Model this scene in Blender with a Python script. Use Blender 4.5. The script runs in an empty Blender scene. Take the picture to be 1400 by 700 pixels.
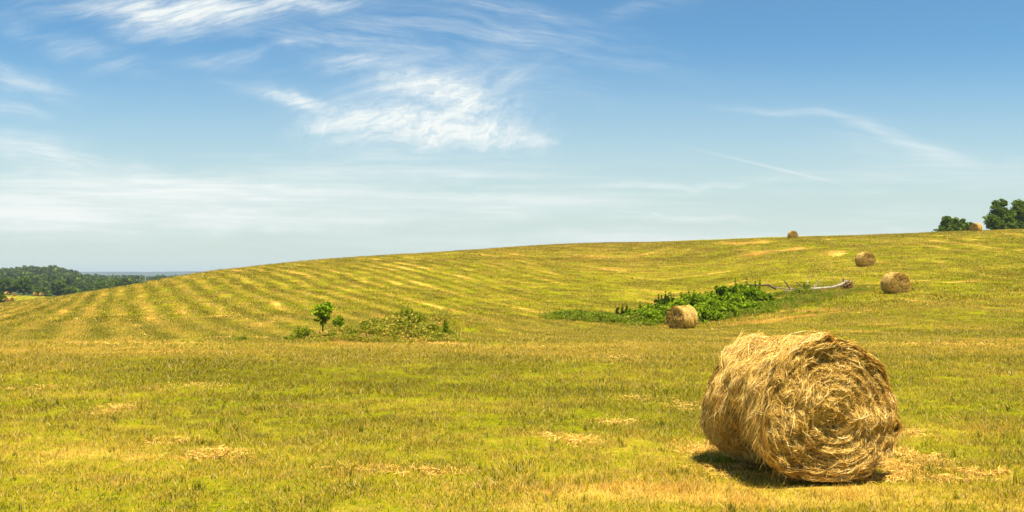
import bpy, math, random
import numpy as np
from math import radians as rad, pi

# ------------------------------------------------------------------ camera, world, sun
sc = bpy.context.scene
COL = sc.collection
EYE, FPX, W0, H0 = 1.94, 1250.0, 1400.0, 700.0
HOR = 374.0                                   # the horizon's line in the photograph

cam_d = bpy.data.cameras.new('camera')
cam_d.sensor_width = 36.0
cam_d.lens = FPX / W0 * 36.0
cam_d.clip_start = 0.1
cam_d.clip_end = 60000.0
cam = bpy.data.objects.new('camera', cam_d)
COL.objects.link(cam)
cam.location = (0, 0, EYE)
cam.rotation_euler = (rad(90.0) + math.atan((HOR - H0 / 2) / FPX), 0, 0)
sc.camera = cam

SUN_EL, SUN_AZ = rad(72.0), math.atan2(0.19, -0.42)     # azimuth from +Y towards +X
SUN_STRENGTH, SKY_STRENGTH, EXPOSURE = 5.0, 0.070, 1.0

sun_d = bpy.data.lights.new('sun', 'SUN')
sun_d.energy = SUN_STRENGTH
sun_d.angle = rad(0.53)
sun_d.color = (1.0, 0.93, 0.79)
sun = bpy.data.objects.new('sun', sun_d)
COL.objects.link(sun)
sun.rotation_euler = (pi / 2 - SUN_EL, 0, pi - SUN_AZ)
sc.view_settings.view_transform = 'Standard'
sc.view_settings.look = 'None'
sc.view_settings.exposure = EXPOSURE
sc.view_settings.gamma = 1.0
sc.view_settings.use_curve_mapping = False


class G:
    """tiny helper that writes node graphs"""
    def __init__(s, tree):
        s.t = tree; s.n = tree.nodes; s.l = tree.links
    def new(s, kind, **kw):
        n = s.n.new(kind)
        for k, v in kw.items():
            setattr(n, k, v)
        return n
    def put(s, sock, v):
        if v is None: return
        if isinstance(v, bpy.types.NodeSocket): s.l.new(v, sock)
        else: sock.default_value = v
    def m(s, op, a, b=None, c=None, clamp=False):
        n = s.new('ShaderNodeMath', operation=op, use_clamp=clamp)
        s.put(n.inputs[0], a); s.put(n.inputs[1], b)
        if c is not None: s.put(n.inputs[2], c)
        return n.outputs[0]
    def add(s, *v):
        o = v[0]
        for x in v[1:]: o = s.m('ADD', o, x)
        return o
    def mul(s, *v):
        o = v[0]
        for x in v[1:]: o = s.m('MULTIPLY', o, x)
        return o
    def ss(s, x, a, b, lo=0.0, hi=1.0):
        n = s.new('ShaderNodeMapRange', interpolation_type='SMOOTHSTEP')
        s.put(n.inputs['Value'], x)
        n.inputs['From Min'].default_value = a; n.inputs['From Max'].default_value = b
        n.inputs['To Min'].default_value = lo; n.inputs['To Max'].default_value = hi
        return n.outputs[0]
    def vec(s, x, y, z):
        n = s.new('ShaderNodeCombineXYZ')
        s.put(n.inputs[0], x); s.put(n.inputs[1], y); s.put(n.inputs[2], z)
        return n.outputs[0]
    def noise(s, vec, scale, detail=3.0, rough=0.55, dist=0.0, color=False, dim='3D'):
        n = s.new('ShaderNodeTexNoise', noise_dimensions=dim)
        s.put(n.inputs['Vector'], vec)
        n.inputs['Scale'].default_value = scale; n.inputs['Detail'].default_value = detail
        n.inputs['Roughness'].default_value = rough; n.inputs['Distortion'].default_value = dist
        return n.outputs['Color' if color else 'Fac']
    def mix(s, f, a, b, blend='MIX'):
        n = s.new('ShaderNodeMix', data_type='RGBA', blend_type=blend)
        s.put(n.inputs[0], f)
        for k, v in ((6, a), (7, b)):
            if isinstance(v, tuple) and len(v) == 3: v = v + (1.0,)
            s.put(n.inputs[k], v)
        return n.outputs[2]
    def ramp(s, f, stops):
        n = s.new('ShaderNodeValToRGB')
        e = n.color_ramp.elements
        while len(e) < len(stops): e.new(0.5)
        for el, (p, c) in zip(e, stops):
            el.position = p; el.color = tuple(c) + (1.0,)
        s.put(n.inputs[0], f)
        return n.outputs[0]


world = bpy.data.worlds.new('World')
sc.world = world
world.use_nodes = True
g = G(world.node_tree)
g.n.clear()
sky = g.new('ShaderNodeTexSky', sky_type='NISHITA')
sky.sun_disc = False
sky.sun_elevation = SUN_EL
sky.sun_rotation = SUN_AZ
sky.altitude = 200.0
sky.air_density = 1.0
sky.dust_density = 0.3
sky.ozone_density = 2.2
geo = g.new('ShaderNodeTexCoord')
sep = g.new('ShaderNodeSeparateXYZ')
g.put(sep.inputs[0], geo.outputs['Generated'])
dx, dy, dz = sep.outputs
yy = g.m('MAXIMUM', dy, 0.06)
U = g.m('DIVIDE', dx, yy)            # directions over the northern sky
V = g.m('DIVIDE', dz, yy)
front = g.ss(dy, 0.05, 0.35)


def cu(px): return (px - 700.0) / 1250.0
def cv(row): return (374.0 - row) / 1250.0


P2 = g.vec(U, V, 0.0)
warp = g.noise(P2, 4.0, 3.0, 0.55, color=True)
wsep = g.new('ShaderNodeSeparateXYZ'); g.put(wsep.inputs[0], warp)
wu = g.m('MULTIPLY', g.m('SUBTRACT', wsep.outputs[0], 0.5), 0.10)
wv = g.m('MULTIPLY', g.m('SUBTRACT', wsep.outputs[1], 0.5), 0.05)
U2, V2 = g.add(U, wu), g.add(V, wv)
warpb = g.noise(P2, 22.0, 4.0, 0.6, color=True)
wsepb = g.new('ShaderNodeSeparateXYZ'); g.put(wsepb.inputs[0], warpb)
U3 = g.add(U2, g.m('MULTIPLY', g.m('SUBTRACT', wsepb.outputs[0], 0.5), 0.05))
V3 = g.add(V2, g.m('MULTIPLY', g.m('SUBTRACT', wsepb.outputs[1], 0.5), 0.022))


def rot(u, v, deg, su, sv, off=0.0):
    c, s_ = math.cos(rad(deg)), math.sin(rad(deg))
    a = g.add(g.mul(u, c), g.mul(v, s_))
    b = g.add(g.mul(u, -s_), g.mul(v, c))
    return g.vec(g.mul(a, su), g.mul(b, sv), off)


fib1 = g.noise(rot(U2, V2, -8, 3.0, 22.0), 2.2, 9.0, 0.64, 0.25)       # long fibres falling to the right
fib2 = g.noise(rot(U2, V2, 14, 3.4, 20.0, 3.1), 2.4, 9.0, 0.66, 0.3)   # fibres rising to the right
fib3 = g.noise(rot(U, V, -1, 2.0, 26.0, 5.5), 2.4, 6.0, 0.6, 0.15)
puff = g.noise(rot(U3, V3, 10, 9.0, 22.0, 7.7), 2.6, 12.0, 0.72, 0.25)
fineA = g.ss(g.noise(rot(U2, V2, -9, 9.0, 95.0, 2.2), 2.0, 7.0, 0.7, 0.1), .33, .66, .5, 1.2)
fineB = g.ss(g.noise(rot(U2, V2, 13, 9.0, 85.0, 4.2), 2.0, 7.0, 0.7, 0.1), .33, .66, .5, 1.2)
fineP = g.ss(g.noise(rot(U3, V3, 24, 26.0, 62.0, 6.2), 2.0, 6.0, 0.68, 0.4), .32, .68, .45, 1.2)
fineL = g.ss(g.noise(rot(U, V, -1, 4.0, 70.0, 8.2), 2.0, 6.0, 0.65, 0.1), .35, .65, .6, 1.2)
soft = g.noise(rot(U, V, -3, 1.0, 7.0, 1.3), 2.6, 4.0, 0.5)


def blob(px, row, rx, ry, deg, k, u=None, v=None, p=1.0):
    """gaussian patch of cloud, at a direction of the sky"""
    u = U3 if u is None else u; v = V3 if v is None else v
    du = g.m('SUBTRACT', u, cu(px)); dv = g.m('SUBTRACT', v, cv(row))
    c, s_ = math.cos(rad(deg)), math.sin(rad(deg))
    a = g.m('DIVIDE', g.add(g.mul(du, c), g.mul(dv, s_)), rx / 1250.0)
    b = g.m('DIVIDE', g.add(g.mul(du, -s_), g.mul(dv, c)), ry / 1250.0)
    q = g.add(g.mul(a, a), g.mul(b, b))
    if p != 1.0: q = g.m('POWER', q, p)
    return g.mul(g.m('EXPONENT', g.m('MULTIPLY', q, -1.0)), k)


def layer(blobs, fib, lo, hi):
    mask = blobs[0]
    for b in blobs[1:]: mask = g.m('MAXIMUM', mask, b)
    return g.mul(mask, g.ss(g.add(fib, g.mul(mask, 0.25)), lo, hi))


white = layer([blob(590, 170, 128, 30, -2, 1.0, p=1.5), blob(620, 135, 90, 26, -12, 0.9), blob(500, 165, 70, 20, 6, .9),
               blob(690, 178, 52, 20, -20, .7), blob(555, 190, 100, 14, 0, .7), blob(480, 170, 40, 10, 12, .8)], puff, 0.32, 0.72)
wisp_a = layer([blob(425, 140, 52, 10, -14, 0.85), blob(490, 92, 75, 14, 4, 0.55), blob(310, 82, 60, 13, 4, 0.34),
                blob(392, 64, 22, 8, 4, 0.45), blob(240, 14, 140, 22, -1, 1.15), blob(400, 8, 90, 14, 2, .85),
                blob(560, 120, 120, 22, 14, .5), blob(700, 108, 60, 12, 18, 0.4), blob(230, 38, 90, 16, -3, .55),
                blob(110, 68, 120, 20, -16, .3), blob(720, 190, 90, 5, -4, .35)], fib2, 0.36, 0.74)
wisp_b = layer([blob(700, 55, 190, 26, -9, 0.42), blob(560, 45, 130, 14, -6, .42), blob(700, 16, 140, 16, -12, .42),
                blob(20, 112, 70, 20, -12, .55), blob(10, 140, 60, 14, -22, .45), blob(50, 205, 130, 24, -13, .8), blob(120, 218, 90, 10, -10, .6), blob(470, 60, 200, 12, -7, .5), blob(640, 100, 200, 24, -8, .3), blob(780, 60, 90, 24, -12, .3),
                blob(880, 12, 60, 12, 10, .25), blob(150, 228, 110, 10, -4, .5), blob(640, 80, 200, 30, -6, .25),
                blob(330, 110, 130, 16, -16, .2)],
               fib1, 0.34, 0.72)
streak = layer([blob(1105, 158, 85, 5, -7, 0.42, U2, V2), blob(1190, 180, 60, 9, -17, .4, U2, V2),
                blob(1250, 204, 60, 10, -15, .5, U2, V2), blob(1190, 196, 60, 9, -8, .2, U2, V2)], fib1, 0.18, 0.62)
trail = g.mul(blob(1062, 230, 92, 1.7, -13.5, 0.33, U, V), g.ss(soft, 0.2, 0.5))
low = layer([blob(250, 262, 330, 34, 0, 0.95), blob(330, 300, 300, 20, 1, 0.8), blob(60, 290, 200, 40, 0, 0.95),
             blob(920, 297, 130, 7, 0, 0.55), blob(760, 255, 320, 22, 2, 0.36), blob(1050, 245, 240, 26, -3, .2),
             blob(1300, 300, 240, 18, 0, .4), blob(560, 228, 300, 26, 0, .6), blob(640, 275, 320, 24, 0, .6), blob(1250, 240, 200, 30, 0, .35), blob(900, 248, 200, 8, 3, .6), blob(1000, 330, 500, 16, 0, .6)], g.add(g.mul(soft, .45), g.mul(fib3, .55)), 0.42, 0.70)
veil = g.mul(g.ss(V, 0.18, 0.0), 0.42)
cl = g.add(g.mul(white, fineP, 1.05), g.mul(wisp_a, .95, fineB), g.mul(wisp_b, .75, fineA), g.mul(streak, .85, fineA), trail, g.mul(low, .95, fineL))
cl = g.m('MULTIPLY', g.m('MINIMUM', cl, 0.97), front)
back = g.mul(g.m('SUBTRACT', 1.0, front), g.ss(g.noise(geo.outputs['Generated'], 3.0, 5.0, 0.6), .5, .8), 0.5)
cl = g.add(cl, back)
skyc = g.mix(1.0, sky.outputs[0], (0.58, 0.89, 0.97), 'MULTIPLY')
skyc = g.mix(g.ss(V, 0.27, 0.02, 0.0, 0.92), skyc, (4.7, 5.45, 5.05))
skyc = g.mix(cl, skyc, (6.6, 6.95, 6.8))
bg = g.new('ShaderNodeBackground')
g.put(bg.inputs['Color'], skyc)
bg.inputs['Strength'].default_value = SKY_STRENGTH
wo = g.new('ShaderNodeOutputWorld')
g.l.new(bg.outputs[0], wo.inputs['Surface'])

# ------------------------------------------------------------------ terrain heights
rng = np.random.default_rng(7)

T_D = np.array([5, 10, 15, 20, 30, 40, 55, 70, 90, 115, 140, 170, 200, 240], float)
T_PX = np.array([-200, 0, 150, 290, 450, 600, 800, 931, 1060, 1225, 1400, 1600], float)
T_ROW = np.array([
    [859, 616, 536, 495, 464, 452, 444, 439, 435, 431, 429, 428, 430, 433],
    [859, 616, 536, 495, 466, 453, 442, 435, 428, 422, 418, 415, 417, 420],
    [859, 616, 536, 495, 467, 453, 439, 427, 413, 401, 396, 397.5, 401, 406],
    [859, 616, 536, 495, 469, 454, 435, 416, 396, 378, 372, 377, 383, 392],
    [859, 616, 536, 495, 469, 455, 433, 411, 388, 365, 355, 358, 366, 375],
    [859, 616, 536, 495, 470, 456, 436, 413, 387, 360, 347, 346, 352, 360],
    [859, 616, 536, 495, 471, 460, 443, 422, 395, 362, 340, 333, 335, 341],
    [859, 616, 536, 495, 471, 461, 448, 427, 397, 361, 338, 331, 331.5, 336],
    [859, 616, 536, 495, 470, 457, 435, 402, 372, 347, 332, 326.0, 327, 332],
    [859, 616, 536, 494, 466, 447, 411, 384, 357, 333, 322, 320.5, 323, 329],
    [859, 616, 535, 493, 463, 441, 404, 376, 349, 326, 315.5, 314, 317, 323],
    [859, 616, 534, 491, 460, 436, 397, 369, 343, 320, 310, 309, 313, 320]], float)
T_Z = EYE - (T_ROW - HOR) * T_D[None, :] / FPX


def cubic(xs, ys, xq):
    """Hermite interpolation along the last axis of ys"""
    m = np.gradient(ys, xs, axis=-1)
    i = np.clip(np.searchsorted(xs, xq) - 1, 0, len(xs) - 2)
    h = xs[i + 1] - xs[i]; t = (xq - xs[i]) / h
    h00 = 2 * t ** 3 - 3 * t ** 2 + 1; h10 = t ** 3 - 2 * t ** 2 + t
    h01 = -2 * t ** 3 + 3 * t ** 2; h11 = t ** 3 - t ** 2
    return h00 * ys[..., i] + h10 * h * m[..., i] + h01 * ys[..., i + 1] + h11 * h * m[..., i + 1]


far_d = np.array([262, 290, 330, 362, 385, 430, 520, 640, 900, 1250, 1700, 2500], float)
far_left = np.array([-8.2, -7.0, -6.7, -6.35, -7.2, -9.5, -10, -10, -12, -13, -14, -14], float)
far_mid = np.array([-6, -7.5, -9, -10, -10, -10, -10, -11, -13, -13.5, -14, -14], float)
far_right = np.array([5, 3, 0, -2, -3, -5, -8, -10, -10, -10, -12, -12], float)
wl = np.interp(T_PX, [0, 100, 150, 290], [1, .9, .4, 0.0])[:, None]
wr = np.interp(T_PX, [290, 800], [0, 1.0])[:, None]
FZ = wl * far_left + (1 - wl) * ((1 - wr) * far_mid + wr * far_right)
ALL_D = np.concatenate([T_D, far_d]); ALL_Z = np.concatenate([T_Z, FZ], axis=1)
LD = np.log(ALL_D)
LQ = np.linspace(LD[0], LD[-1], 700)
PQ = np.linspace(-200, 1600, 361)
_t = cubic(LD, ALL_Z, LQ)                      # (px, LQ)
TAB = cubic(T_PX, _t.T.copy(), PQ).T           # (PQ, LQ)


def hashn(ix, iy, seed):
    n = (ix.astype(np.int64) * 374761393 + iy.astype(np.int64) * 668265263 + seed * 982451653) & 0x7fffffff
    n = ((n ^ (n >> 13)) * 1274126177) & 0x7fffffff
    return ((n ^ (n >> 16)) & 0xffff) / 65535.0


def vnoise(x, y, seed=0):
    x = np.asarray(x, float); y = np.asarray(y, float)
    ix, iy = np.floor(x), np.floor(y); fx, fy = x - ix, y - iy
    fx = fx * fx * (3 - 2 * fx); fy = fy * fy * (3 - 2 * fy)
    a = hashn(ix, iy, seed); b = hashn(ix + 1, iy, seed); c = hashn(ix, iy + 1, seed); d = hashn(ix + 1, iy + 1, seed)
    return (a * (1 - fx) + b * fx) * (1 - fy) + (c * (1 - fx) + d * fx) * fy - 0.5


BUMPS = [(600, 43, 0.72, 1.35, 1.0), (655, 44, 0.22, 1.4, 1.0), (520, 33, 0.34, 1.5, 1.1), (585, 33.5, 0.48, 1.0, 1.1), (440, 32, 0.12, 1.0, .9),
         (540, 31.5, 0.2, .9, .4), (470, 31.5, 0.22, .8, .5), (560, 36, .2, 1.2, .8)]


def height(x, y):
    x = np.asarray(x, float); y = np.asarray(y, float)
    r = np.hypot(x, y); th = np.arctan2(x, y)
    thc = np.clip(th, rad(-35.5), rad(35.5))
    d = np.maximum(r * np.cos(thc), 5.0)
    px = np.clip(700 + FPX * np.tan(thc), -200, 1600)
    fi = (px + 200) / 5.0; i = np.clip(fi.astype(int), 0, 359); fi = fi - i
    fj = (np.log(np.minimum(d, 2500.0)) - LQ[0]) / (LQ[1] - LQ[0]); j = np.clip(fj.astype(int), 0, 698); fj = fj - j
    z = (TAB[i, j] * (1 - fi) + TAB[i + 1, j] * fi) * (1 - fj) + (TAB[i, j + 1] * (1 - fi) + TAB[i + 1, j + 1] * fi) * fj
    bk = np.clip((np.abs(th) - rad(70)) / rad(80), 0, 1); bk = bk * bk * (3 - 2 * bk)
    z = z * (1 - bk) + bk * np.minimum(0, -0.01 * (r - 60) * (r > 60)) * 0.5
    for (bp, bd, bh, bx, by) in BUMPS:
        cx = (bp - 700) / FPX * bd
        q = ((x - cx) / bx) ** 2 + ((y - bd) / by) ** 2
        z = z + bh * np.exp(-q)
    azp = 700 + FPX * np.tan(np.clip(th, -1.2, 1.2))
    hh = 11.0 * np.exp(-(np.maximum(azp - 66, 0) / 42.0) ** 2) * np.clip(1 - np.maximum(66 - azp, 0) / 260.0, 0.5, 1) * np.exp(-((r - 1150) / 330.0) ** 2)
    z = z + np.where(np.abs(th) < 1.2, hh, 0) * (th < 0)
    amp = np.clip(r / 40.0, 0.15, 1.0) * np.clip((400.0 - r) / 200.0, 0.0, 1.0)
    z = z + amp * 0.12 * vnoise(x / 4.1, y / 5.3, 1) + 0.035 * vnoise(x / 1.1, y / 1.3, 2) * np.clip((42 - r) / 20, 0, 1) + 0.018 * vnoise(x / .35, y / .35, 3) * np.clip((18 - r) / 7, 0, 1)
    return z


def ground_at(px, row, lo=5.0, hi=230.0):
    """where the line of sight through (px, row) first meets the field"""
    d = np.exp(np.linspace(math.log(lo), math.log(hi), 4000))
    x = (px - 700) / FPX * d
    z = EYE - (row - HOR) / FPX * d
    k = np.nonzero(height(x, d) >= z)[0]
    k = k[0] if len(k) else 3999
    return float(x[k]), float(d[k])


def spot(px, d):
    x = (px - 700) / FPX * d
    return x, d, float(height(x, d))


# ------------------------------------------------------------------ mesh helpers
def mesh_np(name, verts, faces, rnd=None, extra=None, smooth=False):
    me = bpy.data.meshes.new(name)
    verts = np.asarray(verts, np.float32); faces = np.asarray(faces, np.int32)
    me.vertices.add(len(verts)); me.vertices.foreach_set('co', verts.ravel())
    k = faces.shape[1]
    me.loops.add(faces.size); me.loops.foreach_set('vertex_index', faces.ravel())
    me.polygons.add(len(faces))
    me.polygons.foreach_set('loop_start', np.arange(0, faces.size, k, dtype=np.int32))
    me.polygons.foreach_set('loop_total', np.full(len(faces), k, np.int32))
    if smooth: me.polygons.foreach_set('use_smooth', np.ones(len(faces), bool))
    me.update(calc_edges=True)
    if rnd is not None:
        a = me.attributes.new('rnd', 'FLOAT', 'POINT'); a.data.foreach_set('value', np.asarray(rnd, np.float32))
    for nm, dom, arr in (extra or []):
        ty = 'INT' if arr.dtype.kind == 'i' else 'FLOAT'
        a = me.attributes.new(nm, ty, dom); a.data.foreach_set('value', arr)
    return me


def link(name, me, mat=None, parent=None):
    o = bpy.data.objects.new(name, me)
    COL.objects.link(o)
    if mat is not None and not me.materials: me.materials.append(mat)
    if parent is not None: o.parent = parent
    return o


def tag(o, label=None, cat=None, group=None, kind=None):
    if label: o['label'] = label
    if cat: o['category'] = cat
    if group: o['group'] = group
    if kind: o['kind'] = kind
    return o


def empty(name, loc, rz=0.0, scale=1.0):
    o = bpy.data.objects.new(name, None)
    COL.objects.link(o)
    o.empty_display_size = 0.2
    o.location = loc; o.rotation_euler = (0, 0, rz); o.scale = (scale,) * 3
    return o


def copy_tree(o, parent=None):
    c = o.copy(); COL.objects.link(c); c.parent = parent
    for ch in list(o.children): copy_tree(ch, c)
    return c


def ribbons(P, Wd, rnd):
    """P (N,K,3) paths, Wd (N,K,3) half-width vectors -> verts, quads, per-vertex rnd"""
    N, K, _ = P.shape
    v = np.stack([P - Wd, P + Wd], axis=2).reshape(-1, 3)
    base = (np.arange(N) * K * 2)[:, None] + (np.arange(K - 1) * 2)[None, :]
    f = np.stack([base, base + 1, base + 3, base + 2], axis=-1).reshape(-1, 4)
    return v, f, np.repeat(rnd, K * 2)


def norm(v): return v / np.maximum(np.linalg.norm(v, axis=-1, keepdims=True), 1e-9)


def merge(parts):
    vs, fs, rs, o = [], [], [], 0
    for v, f, r in parts:
        vs.append(v); fs.append(f + o); rs.append(r); o += len(v)
    return np.concatenate(vs), np.concatenate(fs), np.concatenate(rs)


def tube(path, radii, seg=8, rnd=0.5, jitter=0.0, cap=True):
    path = np.asarray(path, float); K = len(path); radii = np.asarray(radii, float)
    t = norm(np.gradient(path, axis=0))
    up = np.array([0.13, 0.21, 0.97]); up = up if abs(t[0] @ up) < 0.9 else np.array([1.0, 0, 0])
    a = norm(np.cross(t, up)); b = np.cross(t, a)
    ang = np.arange(seg) / seg * 2 * pi
    R = radii[:, None] * (1 + jitter * (rng.random((K, seg)) - 0.5))
    v = path[:, None, :] + R[..., None] * (np.cos(ang)[None, :, None] * a[:, None, :] + np.sin(ang)[None, :, None] * b[:, None, :])
    v = v.reshape(-1, 3)
    f = []
    for k in range(K - 1):
        for s in range(seg):
            s2 = (s + 1) % seg
            f.append((k * seg + s, k * seg + s2, (k + 1) * seg + s2, (k + 1) * seg + s))
    if cap:
        for k, c in ((0, path[0]), (K - 1, path[-1])):
            v = np.vstack([v, c[None]]); ci = len(v) - 1
            for s in range(0, seg, 2):
                f.append((k * seg + s, k * seg + (s + 1) % seg, k * seg + (s + 2) % seg, ci))
    return v, np.array(f), np.full(len(v), rnd)


# ------------------------------------------------------------------ materials
def new_mat(name):
    m = bpy.data.materials.new(name); m.use_nodes = True
    gg = G(m.node_tree); gg.n.clear()
    out = gg.new('ShaderNodeOutputMaterial')
    return m, gg, out


def attr(gg, name): 
    n = gg.new('ShaderNodeAttribute', attribute_name=name)
    return n.outputs['Fac']


def field_group():
    """how dry, how strawy the mown field is at a place: stripes, patches, headland"""
    t = bpy.data.node_groups.new('field_pattern', 'ShaderNodeTree')
    for nm in ('Dry', 'Straw', 'Shade'):
        t.interface.new_socket(nm, in_out='OUTPUT', socket_type='NodeSocketFloat')
    q = G(t)
    out = q.new('NodeGroupOutput')
    ge = q.new('ShaderNodeNewGeometry'); sp = q.new('ShaderNodeSeparateXYZ')
    q.put(sp.inputs[0], ge.outputs['Position'])
    x, y, z = sp.outputs
    P = q.vec(x, y, 0.0)
    w1 = q.noise(P, 0.045, 2.0, 0.5)
    w2 = q.noise(P, 0.6, 2.0, 0.5)
    # swath coordinate: lines climb the hill leaning left, the lean dies out to the right
    lean = q.ss(x, 45.0, 5.0, -0.05, 0.43)
    ph = q.add(x, q.mul(lean, q.m('SUBTRACT', y, 45.0)), q.mul(w1, 3.0), q.mul(w2, 0.45))
    wave = q.m('SINE', q.mul(ph, 2 * pi / 2.25))
    wave2 = q.m('SINE', q.add(q.mul(ph, 2 * pi / 3.9), 1.0))
    hill = q.mul(q.ss(y, 27.0, 36.0), q.ss(x, 14.0, -16.0, 0.10, 1.0))
    along = q.add(y, q.mul(x, -0.4))
    S = q.vec(q.mul(ph, 1.0), q.mul(along, 0.16), 0.0)                # stretched along the swaths
    sN = q.noise(S, 0.85, 4.0, 0.6)
    sB = q.noise(S, 0.30, 3.0, 0.5)
    Hh = q.vec(q.mul(x, 0.35), q.mul(y, 1.0), 4.0)                     # stretched across, for the flat ground
    hN = q.noise(Hh, 0.55, 4.0, 0.6)
    hB = q.noise(Hh, 0.16, 3.0, 0.5)
    fine = q.noise(P, 2.2, 4.0, 0.65)
    big = q.noise(P, 0.05, 3.0, 0.5)
    mid = q.noise(P, 0.28, 4.0, 0.6)
    isfar = q.ss(y, 24.0, 33.0)
    nearN = q.m('SUBTRACT', 1.0, isfar)
    headl = q.mul(q.ss(y, 20.0, 25.0), q.ss(y, 33.0, 28.0))            # the headland, yellower
    nearest = q.ss(y, 11.0, 6.5)
    right = q.ss(x, 5.0, 30.0)
    dry = q.add(0.455,
                q.mul(wave, hill, q.ss(q.noise(P, 0.11, 2.0, 0.5), .35, .62, .10, .24)), q.mul(wave2, hill, 0.03),
                q.mul(isfar, q.add(q.mul(q.m('SUBTRACT', sN, 0.5), 0.75), q.mul(q.m('SUBTRACT', sB, 0.5), 0.7))),
                q.mul(nearN, q.add(q.mul(q.m('SUBTRACT', hN, 0.5), 0.7), q.mul(q.m('SUBTRACT', hB, 0.5), 0.5))),
                q.mul(q.m('SUBTRACT', fine, 0.5), 0.55), q.mul(q.m('SUBTRACT', mid, 0.5), 0.5),
                q.mul(q.m('SUBTRACT', big, 0.5), 0.3),
                q.mul(headl, 0.17), q.mul(nearest, 0.05), q.mul(right, isfar, -0.03))
    dry = q.m('MINIMUM', q.m('MAXIMUM', dry, 0.0), 1.0)
    # left-over cut hay, in broken strips along the swaths
    strip = q.mul(q.ss(wave, 0.35, 1.0), q.ss(sB, 0.53, 0.66), q.ss(sN, 0.42, 0.6), isfar)
    hstrip = q.mul(q.ss(hN, 0.60, 0.72), q.ss(hB, 0.48, 0.60), nearN, 0.4)
    rstrip = q.mul(q.ss(q.noise(q.vec(q.mul(x, 0.22), q.add(y, q.mul(x, 0.12)), 14.3), 0.50, 4.0, 0.55), 0.60, 0.68), isfar, q.ss(x, 0.0, 14.0), 0.55)
    straw = q.m('MAXIMUM', q.m('MAXIMUM', strip, hstrip), rstrip)
    # brown top of the hill
    br = q.mul(q.ss(q.m('ABSOLUTE', q.m('SUBTRACT', x, 12.0)), 26.0, 4.0), q.ss(y, 85.0, 125.0), q.ss(mid, 0.35, 0.6))
    q.put(out.inputs['Dry'], dry); q.put(out.inputs['Straw'], straw); q.put(out.inputs['Shade'], br)
    return t


FIELD = field_group()

GREEN = (0.215, 0.210, 0.006)
DKGREEN = (0.085, 0.098, 0.003)
OLIVE = (0.41, 0.335, 0.009)
YELLOW = (0.63, 0.46, 0.020)
STRAW = (0.76, 0.46, 0.095)
BROWN = (0.22, 0.115, 0.02)


def field_material(name, is_grass):
    m, gg, out = new_mat(name)
    fg = gg.new('ShaderNodeGroup'); fg.node_tree = FIELD
    dry, straw, br = fg.outputs
    ge = gg.new('ShaderNodeNewGeometry')
    if is_grass:
        r = attr(gg, 'rnd')
        r2 = gg.m('FRACT', gg.mul(r, 7.31))
        d = gg.add(gg.mul(dry, 0.95), gg.mul(gg.m('SUBTRACT', r, 0.5), 1.15))
        c = gg.ramp(d, [(0.10, DKGREEN), (0.30, GREEN), (0.50, OLIVE), (0.70, YELLOW), (0.95, STRAW)])
        c = gg.mix(gg.mul(gg.ss(gg.add(straw, gg.mul(r2, 0.4)), 0.40, 0.75), .9), c, STRAW)
        c = gg.mix(gg.mul(br, 0.45), c, (0.30, 0.165, 0.03))
        c = gg.mix(gg.ss(r2, 0.82, 0.95, 0, .85), c, (0.78, 0.60, 0.26))
    else:
        fn = gg.noise(ge.outputs['Position'], 11.0, 5.0, 0.8)
        fn2 = gg.noise(ge.outputs['Position'], 3.0, 5.0, 0.7)
        d = gg.add(dry, gg.mul(gg.m('SUBTRACT', fn, 0.5), 1.5), gg.mul(gg.m('SUBTRACT', fn2, 0.5), 0.4), -0.04)
        c = gg.ramp(d, [(0.08, BROWN), (0.22, DKGREEN), (0.40, GREEN), (0.58, (.26, .215, .010)), (0.78, (.42, .295, .035)), (1.0, (.60, .38, .10))])
        c = gg.mix(gg.mul(straw, .9), c, STRAW)
        c = gg.mix(gg.mul(br, 0.4), c, (0.30, 0.165, 0.03))
        wood = attr(gg, 'wood')
        c = gg.mix(wood, c, (0.035, 0.055, 0.015))
    if is_grass:
        df = gg.new('ShaderNodeBsdfDiffuse'); tr = gg.new('ShaderNodeBsdfTranslucent')
        gg.put(df.inputs[0], c); gg.put(tr.inputs[0], c)
        mx = gg.new('ShaderNodeMixShader'); mx.inputs[0].default_value = 0.38
        gg.l.new(df.outputs[0], mx.inputs[1]); gg.l.new(tr.outputs[0], mx.inputs[2])
        gg.l.new(mx.outputs[0], out.inputs[0])
    else:
        df = gg.new('ShaderNodeBsdfDiffuse'); gg.put(df.inputs[0], c)
        bp = gg.new('ShaderNodeBump'); bp.inputs['Strength'].default_value = 0.7; bp.inputs['Distance'].default_value = 0.06
        gg.put(bp.inputs['Height'], gg.add(gg.noise(ge.outputs['Position'], 9.0, 5.0, 0.75), gg.mul(dry, 0.4)))
        gg.l.new(bp.outputs[0], df.inputs['Normal'])
        gg.l.new(df.outputs[0], out.inputs[0])
    return m


def leafy(name, stops, trans=0.3, patch=0.0):
    m, gg, out = new_mat(name)
    r = attr(gg, 'rnd')
    if patch:
        ge = gg.new('ShaderNodeNewGeometry')
        r = gg.add(r, gg.mul(gg.m('SUBTRACT', gg.noise(ge.outputs['Position'], patch, 3.0, .6), 0.5), 1.1))
    c = gg.ramp(r, stops)
    df = gg.new('ShaderNodeBsdfDiffuse'); tr = gg.new('ShaderNodeBsdfTranslucent')
    gg.put(df.inputs[0], c); gg.put(tr.inputs[0], c)
    mx = gg.new('ShaderNodeMixShader'); mx.inputs[0].default_value = trans
    gg.l.new(df.outputs[0], mx.inputs[1]); gg.l.new(tr.outputs[0], mx.inputs[2])
    gg.l.new(mx.outputs[0], out.inputs[0])
    return m


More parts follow.
